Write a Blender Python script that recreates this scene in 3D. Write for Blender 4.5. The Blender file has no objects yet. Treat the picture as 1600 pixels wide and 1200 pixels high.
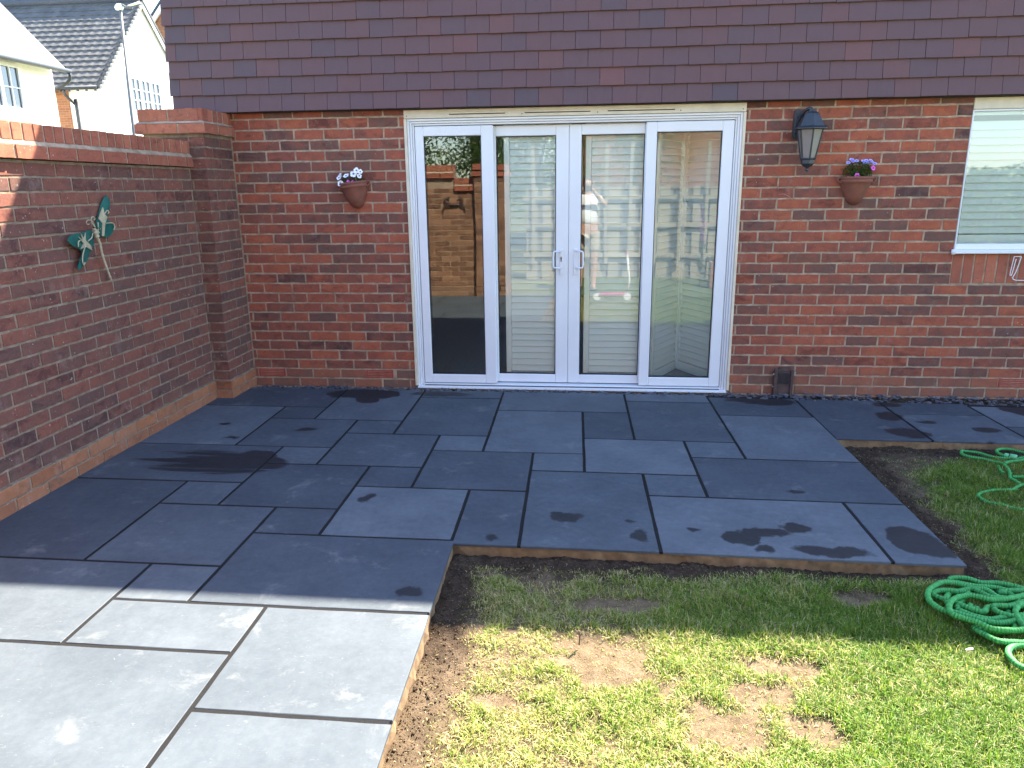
import bpy, math, random
import numpy as np
from mathutils import Vector, Matrix
R = math.radians
random.seed(7); rng = np.random.default_rng(11)
SC = bpy.context.scene
COL = SC.collection

# ------------------------------------------------------------------ camera
cam_d = bpy.data.cameras.new('camera'); cam = bpy.data.objects.new('camera', cam_d); COL.objects.link(cam)
cam_d.sensor_width = 36.0; cam_d.lens = 26.1417; cam_d.clip_start = 0.01; cam_d.clip_end = 2000
_r = (0.99455979, 0.10357014, -0.01113813); _d = (0.01571364, -0.25487099, -0.96684738); _f = (-0.1029753, 0.96141251, -0.2551119)
_m = Matrix(((_r[0], -_d[0], -_f[0], 0.0), (_r[1], -_d[1], -_f[1], -5.5439), (_r[2], -_d[2], -_f[2], 1.5047), (0, 0, 0, 1)))
cam.matrix_world = _m
SC.camera = cam
# ------------------------------------------------------------------ world, sun, exposure
SUN_AZ, SUN_EL = 33.0, 50.8          # azimuth clockwise from +Y (behind the house, to the right)
w = bpy.data.worlds.new('World'); SC.world = w; w.use_nodes = True
nt = w.node_tree; nt.nodes.clear()
sky = nt.nodes.new('ShaderNodeTexSky'); sky.sky_type = 'NISHITA'; sky.sun_disc = False
sky.sun_elevation = R(SUN_EL); sky.sun_rotation = R(SUN_AZ); sky.air_density = 1.0; sky.dust_density = 0.7; sky.ozone_density = 2.0
bg = nt.nodes.new('ShaderNodeBackground'); bg.inputs[1].default_value = 0.122
wo = nt.nodes.new('ShaderNodeOutputWorld'); nt.links.new(sky.outputs[0], bg.inputs[0]); nt.links.new(bg.outputs[0], wo.inputs[0])
sd = bpy.data.lights.new('sun', 'SUN'); sun = bpy.data.objects.new('sun', sd); COL.objects.link(sun)
sd.energy = 4.8; sd.angle = R(0.55); sd.color = (1.0, 0.90, 0.72)
sv = Vector((math.sin(R(SUN_AZ)) * math.cos(R(SUN_EL)), math.cos(R(SUN_AZ)) * math.cos(R(SUN_EL)), math.sin(R(SUN_EL))))
sun.rotation_euler = sv.to_track_quat('Z', 'Y').to_euler(); sun.location = (6, 6, 12)
SC.view_settings.view_transform = 'Standard'; SC.view_settings.look = 'None'
SC.view_settings.exposure = 2.75; SC.view_settings.gamma = 1.0; SC.view_settings.use_curve_mapping = False
SC.cycles.max_bounces = 8; SC.cycles.transparent_max_bounces = 24

# ------------------------------------------------------------------ node helpers
def new_mat(name):
    m = bpy.data.materials.new(name); m.use_nodes = True; t = m.node_tree; t.nodes.clear()
    return m, t
class NB:
    def __init__(s, t): s.t = t
    def n(s, typ, **kw):
        o = s.t.nodes.new(typ)
        for k, v in kw.items():
            if k in ('ins',):
                for a, b in v.items(): s.put(o, a, b)
            else: setattr(o, k, v)
        return o
    def put(s, o, a, b):
        if isinstance(b, bpy.types.NodeSocket): s.t.links.new(b, o.inputs[a])
        else: o.inputs[a].default_value = b
    def math(s, op, a, b=0.0, c=None, clamp=False):
        o = s.n('ShaderNodeMath', operation=op, use_clamp=clamp); s.put(o, 0, a); s.put(o, 1, b)
        if c is not None: s.put(o, 2, c)
        return o.outputs[0]
    def mix(s, f, a, b, blend='MIX'):
        o = s.n('ShaderNodeMix', data_type='RGBA', blend_type=blend)
        s.put(o, 0, f); s.put(o, 6, a); s.put(o, 7, b); return o.outputs[2]
    def noise(s, vec, scale, detail=4.0, rough=0.55, out=0, dist=0.0):
        o = s.n('ShaderNodeTexNoise'); o.inputs['Scale'].default_value = scale; o.inputs['Detail'].default_value = detail
        o.inputs['Roughness'].default_value = rough; o.inputs['Distortion'].default_value = dist
        if vec is not None: s.t.links.new(vec, o.inputs['Vector'])
        return o.outputs[out]
    def ramp(s, f, stops, interp='LINEAR'):
        o = s.n('ShaderNodeValToRGB'); s.put(o, 0, f); cr = o.color_ramp; cr.interpolation = interp
        while len(cr.elements) < len(stops): cr.elements.new(0.5)
        for e, (p, c) in zip(cr.elements, stops):
            e.position = p; e.color = tuple(c) + (1,) if len(c) == 3 else c
        return o.outputs[0]
    def pos(s): return s.n('ShaderNodeNewGeometry').outputs['Position']
    def obj(s): return s.n('ShaderNodeTexCoord').outputs['Object']
    def attr(s, name): return s.n('ShaderNodeAttribute', attribute_name=name).outputs['Color']
    def sep(s, v):
        o = s.n('ShaderNodeSeparateColor'); s.put(o, 0, v); return o.outputs
    def scalev(s, v, sc):
        o = s.n('ShaderNodeMapping'); s.put(o, 0, v); o.inputs['Scale'].default_value = sc; return o.outputs[0]
    def bump(s, h, strength, dist=0.002, normal=None):
        o = s.n('ShaderNodeBump'); s.put(o, 'Height', h); o.inputs['Strength'].default_value = strength; o.inputs['Distance'].default_value = dist
        if normal is not None: s.put(o, 'Normal', normal)
        return o.outputs[0]
    def out(s, sh):
        o = s.n('ShaderNodeOutputMaterial'); s.t.links.new(sh, o.inputs[0])
    def prin(s, color, rough=0.8, normal=None, metal=0.0, spec=0.5, **kw):
        o = s.n('ShaderNodeBsdfPrincipled'); s.put(o, 'Base Color', color); s.put(o, 'Roughness', rough); s.put(o, 'Metallic', metal)
        s.put(o, 'Specular IOR Level', spec)
        if normal is not None: s.put(o, 'Normal', normal)
        for k, v in kw.items(): s.put(o, k, v)
        return o.outputs[0]
def c4(c): return (c[0], c[1], c[2], 1.0)
def simple(name, col, rough=0.6, metal=0.0, var=0.12, vscale=12.0, bump=0.15, bscale=80.0, spec=0.5):
    m, t = new_mat(name); b = NB(t); p = b.obj()
    n = b.noise(p, vscale, 5.0)
    lo = tuple(x * (1 - var) for x in col); hi = tuple(min(1, x * (1 + var)) for x in col)
    c = b.ramp(n, [(0.3, lo), (0.7, hi)])
    nn = b.bump(b.noise(p, bscale, 4.0), bump, 0.001)
    b.out(b.prin(c, rough, nn, metal, spec)); return m

# ------------------------------------------------------------------ mesh helpers
class MB:
    def __init__(s): s.v = []; s.f = []; s.m = []; s.c = []; s.sm = []
    def face(s, idx, mat=0, col=(0.5, 0.5, 0.5), smooth=False):
        s.f.append(tuple(idx)); s.m.append(mat); s.c.append(col); s.sm.append(smooth)
    def add(s, verts, faces, mat=0, col=(0.5, 0.5, 0.5), smooth=False):
        o = len(s.v); s.v.extend(tuple(v) for v in verts)
        for f in faces: s.face([o + i for i in f], mat, col, smooth)
    def box(s, x0, x1, y0, y1, z0, z1, mat=0, col=(0.5, 0.5, 0.5), M=None, bev=0.0):
        if x0 > x1: x0, x1 = x1, x0
        if y0 > y1: y0, y1 = y1, y0
        if z0 > z1: z0, z1 = z1, z0
        if bev > 0:
            b = min(bev, (x1-x0)*.45, (y1-y0)*.45, (z1-z0)*.45)
            V = []; 
            for X, sx in ((x0, 1), (x1, -1)):
                for Y, sy in ((y0, 1), (y1, -1)):
                    for Z, sz in ((z0, 1), (z1, -1)):
                        V += [(X, Y+sy*b, Z+sz*b), (X+sx*b, Y, Z+sz*b), (X+sx*b, Y+sy*b, Z)]
            def I(i, j, k, a): return ((i*2+j)*2+k)*3+a
            F = [(I(0,0,0,0), I(0,0,1,0), I(0,1,1,0), I(0,1,0,0)), (I(1,0,0,0), I(1,1,0,0), I(1,1,1,0), I(1,0,1,0)),
                 (I(0,0,0,1), I(1,0,0,1), I(1,0,1,1), I(0,0,1,1)), (I(0,1,0,1), I(0,1,1,1), I(1,1,1,1), I(1,1,0,1)),
                 (I(0,0,0,2), I(0,1,0,2), I(1,1,0,2), I(1,0,0,2)), (I(0,0,1,2), I(1,0,1,2), I(1,1,1,2), I(0,1,1,2))]
            for i in (0, 1):
                for j in (0, 1):
                    F.append((I(i,j,0,0), I(i,j,0,1), I(i,j,1,1), I(i,j,1,0)))
                    F.append((I(i,0,j,0), I(i,0,j,2), I(i,1,j,2), I(i,1,j,0)))
                    F.append((I(0,i,j,1), I(0,i,j,2), I(1,i,j,2), I(1,i,j,1)))
                    for k in (0, 1): F.append((I(i,j,k,0), I(i,j,k,1), I(i,j,k,2)))
        else:
            V = [(x0,y0,z0),(x1,y0,z0),(x1,y1,z0),(x0,y1,z0),(x0,y0,z1),(x1,y0,z1),(x1,y1,z1),(x0,y1,z1)]
            F = [(0,3,2,1),(4,5,6,7),(0,1,5,4),(1,2,6,5),(2,3,7,6),(3,0,4,7)]
        if M is not None: V = [tuple(M @ Vector(v)) for v in V]
        s.add(V, F, mat, col)
    def tube(s, pts, rad, n=8, mat=0, col=(0.5, 0.5, 0.5), cap=True, smooth=True, flat=1.0):
        P = [Vector(p) for p in pts]; N = len(P)
        if not hasattr(rad, '__len__'): rad = [rad] * N
        o = len(s.v); up = Vector((0, 0, 1)); prev = None
        for i, p in enumerate(P):
            t = (P[min(i+1, N-1)] - P[max(i-1, 0)])
            if t.length < 1e-9: t = Vector((0, 0, 1))
            t.normalize()
            if prev is None:
                a = t.cross(up)
                if a.length < 1e-3: a = t.cross(Vector((1, 0, 0)))
            else: a = prev - t * prev.dot(t)
            if a.length < 1e-6: a = t.orthogonal()
            a.normalize(); prev = a; b = t.cross(a)
            for k in range(n):
                an = 2*math.pi*k/n; s.v.append(tuple(p + (a*math.cos(an) + b*math.sin(an)*flat)*rad[i]))
        for i in range(N-1):
            for k in range(n):
                a, b = o+i*n+k, o+i*n+(k+1) % n; s.face((a, b, b+n, a+n), mat, col, smooth)
        if cap:
            s.face(tuple(o+k for k in range(n))[::-1], mat, col); s.face(tuple(o+(N-1)*n+k for k in range(n)), mat, col)
    def lathe(s, prof, c=(0, 0, 0), n=24, mat=0, a0=0.0, a1=2*math.pi, col=(0.5, 0.5, 0.5), smooth=True, sx=1.0, sy=1.0):
        o = len(s.v); full = abs(a1-a0-2*math.pi) < 1e-6; m = n if full else n+1
        for r, z in prof:
            for k in range(m):
                a = a0+(a1-a0)*k/n; s.v.append((c[0]+r*math.cos(a)*sx, c[1]+r*math.sin(a)*sy, c[2]+z))
        for i in range(len(prof)-1):
            for k in range(n):
                k2 = (k+1) % m; s.face((o+i*m+k, o+i*m+k2, o+(i+1)*m+k2, o+(i+1)*m+k), mat, col, smooth)
    def prism(s, poly, f0, f1, mat=0, col=(0.5, 0.5, 0.5)):
        # poly: 2D points; f0/f1 map a 2D point to the 3D near / far face
        n = len(poly); o = len(s.v)
        s.v += [tuple(f0(p)) for p in poly] + [tuple(f1(p)) for p in poly]
        s.face(tuple(range(o, o+n)), mat, col); s.face(tuple(range(o+n, o+2*n))[::-1], mat, col)
        for i in range(n): j = (i+1) % n; s.face((o+i, o+n+i, o+n+j, o+j), mat, col)
    def build(s, name, mats, parent=None, fix=True):
        me = bpy.data.meshes.new(name); me.from_pydata(s.v, [], s.f)
        if not isinstance(mats, (list, tuple)): mats = [mats]
        for m in mats: me.materials.append(m)
        me.polygons.foreach_set('material_index', s.m); me.polygons.foreach_set('use_smooth', s.sm)
        ca = me.color_attributes.new('tint', 'FLOAT_COLOR', 'CORNER')
        lens = [len(f) for f in s.f]
        arr = np.repeat(np.array([tuple(c)+(1.0,) for c in s.c], dtype=np.float32), lens, axis=0)
        ca.data.foreach_set('color', arr.ravel())
        me.update()
        if fix:
            import bmesh
            bm = bmesh.new(); bm.from_mesh(me); bmesh.ops.recalc_face_normals(bm, faces=bm.faces); bm.to_mesh(me); bm.free()
        ob = bpy.data.objects.new(name, me); COL.objects.link(ob)
        if parent is not None:
            ob.parent = parent; ob.matrix_parent_inverse = par_inv(parent)
        return ob
def par_inv(p): return Matrix.Identity(4) if p.parent else Matrix.Translation(p.location).inverted()
def parent_loc(p):
    v = Vector(p.location)
    while p.parent: p = p.parent; v = v + Vector(p.location)
    return v
def np_mesh(name, V, faces_flat, sizes, mats, cols=None, parent=None, smooth=False):
    me = bpy.data.meshes.new(name); me.vertices.add(len(V)); me.vertices.foreach_set('co', np.asarray(V, dtype=np.float32).ravel())
    me.loops.add(len(faces_flat)); me.loops.foreach_set('vertex_index', np.asarray(faces_flat, dtype=np.int32))
    me.polygons.add(len(sizes)); st = np.concatenate([[0], np.cumsum(sizes)[:-1]]).astype(np.int32)
    me.polygons.foreach_set('loop_start', st); me.polygons.foreach_set('loop_total', np.asarray(sizes, dtype=np.int32))
    if smooth: me.polygons.foreach_set('use_smooth', np.ones(len(sizes), dtype=bool))
    for m in (mats if isinstance(mats, list) else [mats]): me.materials.append(m)
    if cols is not None:
        ca = me.color_attributes.new('tint', 'FLOAT_COLOR', 'POINT')
        a = np.ones((len(V), 4), dtype=np.float32); a[:, :3] = cols; ca.data.foreach_set('color', a.ravel())
    me.update(calc_edges=True); me.validate()
    ob = bpy.data.objects.new(name, me); COL.objects.link(ob)
    if parent is not None: ob.parent = parent; ob.matrix_parent_inverse = par_inv(parent)
    return ob
def thing(name, label, cat, loc=(0, 0, 0), group=None):
    o = bpy.data.objects.new(name, None); COL.objects.link(o); o.location = loc; o.empty_display_size = 0.1
    o['label'] = label; o['category'] = cat
    if group: o['group'] = group
    return o
def tag(o, label, cat, group=None, kind=None):
    o['label'] = label; o['category'] = cat
    if group: o['group'] = group
    if kind: o['kind'] = kind
    return o
def struct(o): o['kind'] = 'structure'; return o
def rnd(a, b): return random.uniform(a, b)
def spline(pts, step=0.01):
    P = [Vector(p) if len(p) == 3 else Vector((p[0], p[1], 0)) for p in pts]; out = []
    Q = [P[0]*2-P[1]] + P + [P[-1]*2-P[-2]]
    for i in range(1, len(Q)-2):
        a, b, c, d = Q[i-1], Q[i], Q[i+1], Q[i+2]; n = max(2, int((c-b).length/step))
        for k in range(n):
            t = k/n; out.append(0.5*((2*b)+(c-a)*t+(2*a-5*b+4*c-d)*t*t+(3*b-a-3*c+d)*t**3))
    out.append(P[-1]); return out

# ------------------------------------------------------------------ materials
def brick_mat(name, stops, bumpy=1.0, smear=0.38):
    m, t = new_mat(name); b = NB(t); p = b.pos(); a = b.sep(b.attr('tint'))
    mot = b.math('MULTIPLY', b.math('SUBTRACT', b.noise(b.scalev(p, (1, 1, 1.6)), 8.0, 5.0, 0.65, dist=0.4), 0.5), 1.9)
    base = b.ramp(b.math('ADD', a[0], mot), stops)
    n1 = b.noise(p, 22.0, 6.0, 0.65); n2 = b.noise(p, 140.0, 5.0, 0.7); n3 = b.noise(p, 7.0, 3.0)
    dark = b.mix(1.0, base, (0.50, 0.50, 0.60, 1), 'MULTIPLY')
    n4 = b.noise(b.scalev(p, (1, 1, 1.8)), 10.0, 4.0, 0.6, dist=0.6)
    f = b.math('MULTIPLY', b.math('SUBTRACT', b.math('ADD', n4, b.math('MULTIPLY', a[1], 0.22)), 0.60), 6.0, clamp=True)
    c = b.mix(b.math('MULTIPLY', f, 0.8), base, dark)
    f2 = b.math('MULTIPLY', b.math('SUBTRACT', n1, 0.50), 4.0, clamp=True)
    c = b.mix(b.math('MULTIPLY', f2, 0.45), c, b.mix(1.0, c, (0.62, 0.60, 0.66, 1), 'MULTIPLY'))
    f3 = b.math('MULTIPLY', b.math('SUBTRACT', 0.47, b.noise(p, 16.0, 5.0, 0.7)), 6.0, clamp=True)
    c = b.mix(b.math('MULTIPLY', f3, 0.45), c, b.mix(1.0, c, (1.25, 1.35, 1.4, 1), 'MULTIPLY'))
    c = b.mix(b.math('MULTIPLY', b.math('SUBTRACT', n2, 0.38), 2.5, clamp=True), b.mix(1.0, c, (0.86, 0.86, 0.86, 1), 'MULTIPLY'), b.mix(1.0, c, (1.28, 1.26, 1.22, 1), 'MULTIPLY'))
    br = b.math('MULTIPLY', b.math('SUBTRACT', b.noise(p, 5.5, 6.0, 0.7, dist=0.5), 0.50), 5.0, clamp=True)
    c = b.mix(b.math('MULTIPLY', br, 0.42), c, b.mix(1.0, c, (0.80, 1.12, 1.0, 1), 'MULTIPLY'))
    zz = b.n('ShaderNodeSeparateXYZ'); b.put(zz, 0, p)
    dz = b.math('MULTIPLY', b.math('SUBTRACT', b.math('MULTIPLY', b.noise(p, 6.0, 5.0, 0.7), 0.42), zz.outputs[2]), 7.0, clamp=True)
    c = b.mix(b.math('MULTIPLY', dz, 0.40), c, (0.20, 0.125, 0.085, 1))
    # lime bloom / mortar smears
    sm = b.math('MULTIPLY', b.math('SUBTRACT', b.noise(b.scalev(p, (1, 1, 0.6)), 9.0, 8.0, 0.75), 0.56), 5.0, clamp=True)
    c = b.mix(b.math('MULTIPLY', sm, smear), c, (0.40, 0.33, 0.28, 1))
    sp = b.math('MULTIPLY', b.math('SUBTRACT', b.noise(p, 60.0, 2.0), 0.69), 12.0, clamp=True)
    c = b.mix(b.math('MULTIPLY', sp, 0.6), c, (0.6, 0.55, 0.48, 1))
    h = b.math('ADD', b.math('MULTIPLY', n1, 0.6), b.math('MULTIPLY', n2, 0.5))
    b.out(b.prin(c, 0.88, b.bump(h, 0.55*bumpy, 0.004), spec=0.25)); return m
M_BRICK = brick_mat('house_brick', [(0.0, (0.150, 0.076, 0.062)), (0.18, (0.185, 0.076, 0.057)), (0.42, (0.240, 0.078, 0.054)), (0.75, (0.305, 0.088, 0.054)), (1.0, (0.37, 0.106, 0.057))])
M_GBRICK = brick_mat('garden_wall_brick', [(0.0, (0.135, 0.070, 0.058)), (0.3, (0.160, 0.072, 0.058)), (0.6, (0.190, 0.077, 0.059)), (1.0, (0.235, 0.086, 0.060))], smear=0.35)
M_RED = brick_mat('red_facing_brick', [(0.0, (0.30, 0.096, 0.062)), (0.5, (0.35, 0.112, 0.070)), (1.0, (0.42, 0.140, 0.083))], bumpy=0.5, smear=0.2)
M_PLINTH = brick_mat('plinth_brick', [(0.0, (0.33, 0.11, 0.05)), (0.5, (0.42, 0.145, 0.06)), (1.0, (0.47, 0.18, 0.085))], bumpy=0.6, smear=0.6)
def mortar_mat(name='mortar', k=1.0):
    m, t = new_mat(name); b = NB(t); p = b.pos()
    n = b.noise(p, 14.0, 6.0, 0.7); n2 = b.noise(p, 160.0, 4.0, 0.7)
    c = b.ramp(n, [(0.3, tuple(k*x for x in (0.22, 0.155, 0.108))), (0.5, tuple(k*x for x in (0.37, 0.272, 0.192))), (0.68, tuple(k*x for x in (0.50, 0.385, 0.285)))])
    b.out(b.prin(c, 0.95, b.bump(b.math('ADD', n2, n), 0.8, 0.003), spec=0.15)); return m
M_MORTAR = mortar_mat(); M_GMORTAR = mortar_mat('garden_wall_mortar', 0.72)
def tile_mat():
    m, t = new_mat('hanging_clay_tile'); b = NB(t); p = b.pos(); a = b.sep(b.attr('tint'))
    base = b.ramp(a[0], [(0.0, (0.082, 0.057, 0.066)), (0.35, (0.100, 0.058, 0.063)), (0.7, (0.113, 0.058, 0.060)), (1.0, (0.137, 0.062, 0.059))])
    n = b.noise(b.scalev(p, (1, 1, 0.35)), 30.0, 6.0, 0.7); n2 = b.noise(p, 220.0, 3.0, 0.7)
    c = b.mix(b.math('MULTIPLY', n, 0.5), base, b.mix(1.0, base, (1.45, 1.4, 1.5, 1), 'MULTIPLY'))
    z = b.n('ShaderNodeSeparateXYZ'); b.put(z, 0, p)
    sp = b.math('MULTIPLY', b.math('SUBTRACT', b.noise(p, 25.0, 3.0), 0.76), 14.0, clamp=True)
    c = b.mix(b.math('MULTIPLY', sp, 0.35), c, (0.42, 0.40, 0.40, 1))
    b.out(b.prin(c, 0.72, b.bump(b.math('ADD', n, b.math('MULTIPLY', n2, 0.6)), 0.35, 0.002), spec=0.4)); return m
M_TILE = tile_mat()
M_PVC = simple('white_pvc', (0.74, 0.75, 0.77), 0.32, var=0.03, vscale=3.0, bump=0.03)
M_CREAM = simple('cream_trim', (0.66, 0.58, 0.44), 0.55, var=0.12, vscale=9.0, bump=0.1)
M_DARKGAP = simple('dark_gap', (0.02, 0.02, 0.022), 0.9, bump=0.1)
M_GASKET = simple('rubber_gasket', (0.03, 0.03, 0.035), 0.6, bump=0.05)
M_SHUT = simple('shutter_paint', (0.83, 0.93, 0.96), 0.45, var=0.02, vscale=4.0, bump=0.02)
M_BLACKMETAL = simple('black_painted_metal', (0.022, 0.027, 0.036), 0.45, var=0.25, vscale=20.0, bump=0.2, spec=0.6)
M_RUST = simple('rusty_brown_metal', (0.075, 0.042, 0.038), 0.7, var=0.4, vscale=25.0, bump=0.4)
M_TERRA = simple('terracotta', (0.20, 0.070, 0.045), 0.75, var=0.18, vscale=18.0, bump=0.3)
M_TEAL = simple('teal_enamel', (0.009, 0.105, 0.085), 0.4, var=0.3, vscale=20.0, bump=0.3)
M_CREAMPAINT = simple('cream_metal', (0.40, 0.35, 0.23), 0.5, var=0.25, vscale=40.0, bump=0.3)
M_STEEL = simple('grey_steel', (0.42, 0.42, 0.44), 0.4, metal=0.6, bump=0.1)
M_SLATECHIP = simple('slate_chip', (0.09, 0.09, 0.105), 0.7, var=0.5, vscale=14.0, bump=0.4)
M_WHITE = simple('white_render', (0.80, 0.79, 0.76), 0.9, var=0.03, bump=0.25, bscale=150)
M_PLASTER = simple('interior_plaster', (0.42, 0.41, 0.40), 0.9, var=0.03)
M_CARPET = simple('interior_floor', (0.40, 0.40, 0.40), 0.9, var=0.2, vscale=60)
def glass_mat(name='window_glass', k=1.5, tint=(0.985, 1.0, 0.995, 1)):
    m, t = new_mat(name); b = NB(t)
    fr = b.n('ShaderNodeFresnel'); fr.inputs[0].default_value = 1.5
    nn = b.bump(b.noise(b.scalev(b.pos(), (1, 1, 0.6)), 2.2, 1.0), 0.09, 0.01)
    g = b.n('ShaderNodeBsdfGlossy'); g.inputs['Roughness'].default_value = 0.0; g.inputs['Color'].default_value = (0.97, 1.0, 0.98, 1); b.put(g, 'Normal', nn)
    tr = b.n('ShaderNodeBsdfTransparent'); tr.inputs[0].default_value = tint
    mx = b.n('ShaderNodeMixShader'); b.put(mx, 0, b.math('MULTIPLY', fr.outputs[0], k, clamp=True)); b.put(mx, 1, tr.outputs[0]); b.put(mx, 2, g.outputs[0])
    b.out(mx.outputs[0]); return m
M_GLASS = glass_mat()
M_FROST = simple('frosted_lamp_glass', (0.20, 0.185, 0.175), 0.25, var=0.12, vscale=9.0, bump=0.05)

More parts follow.
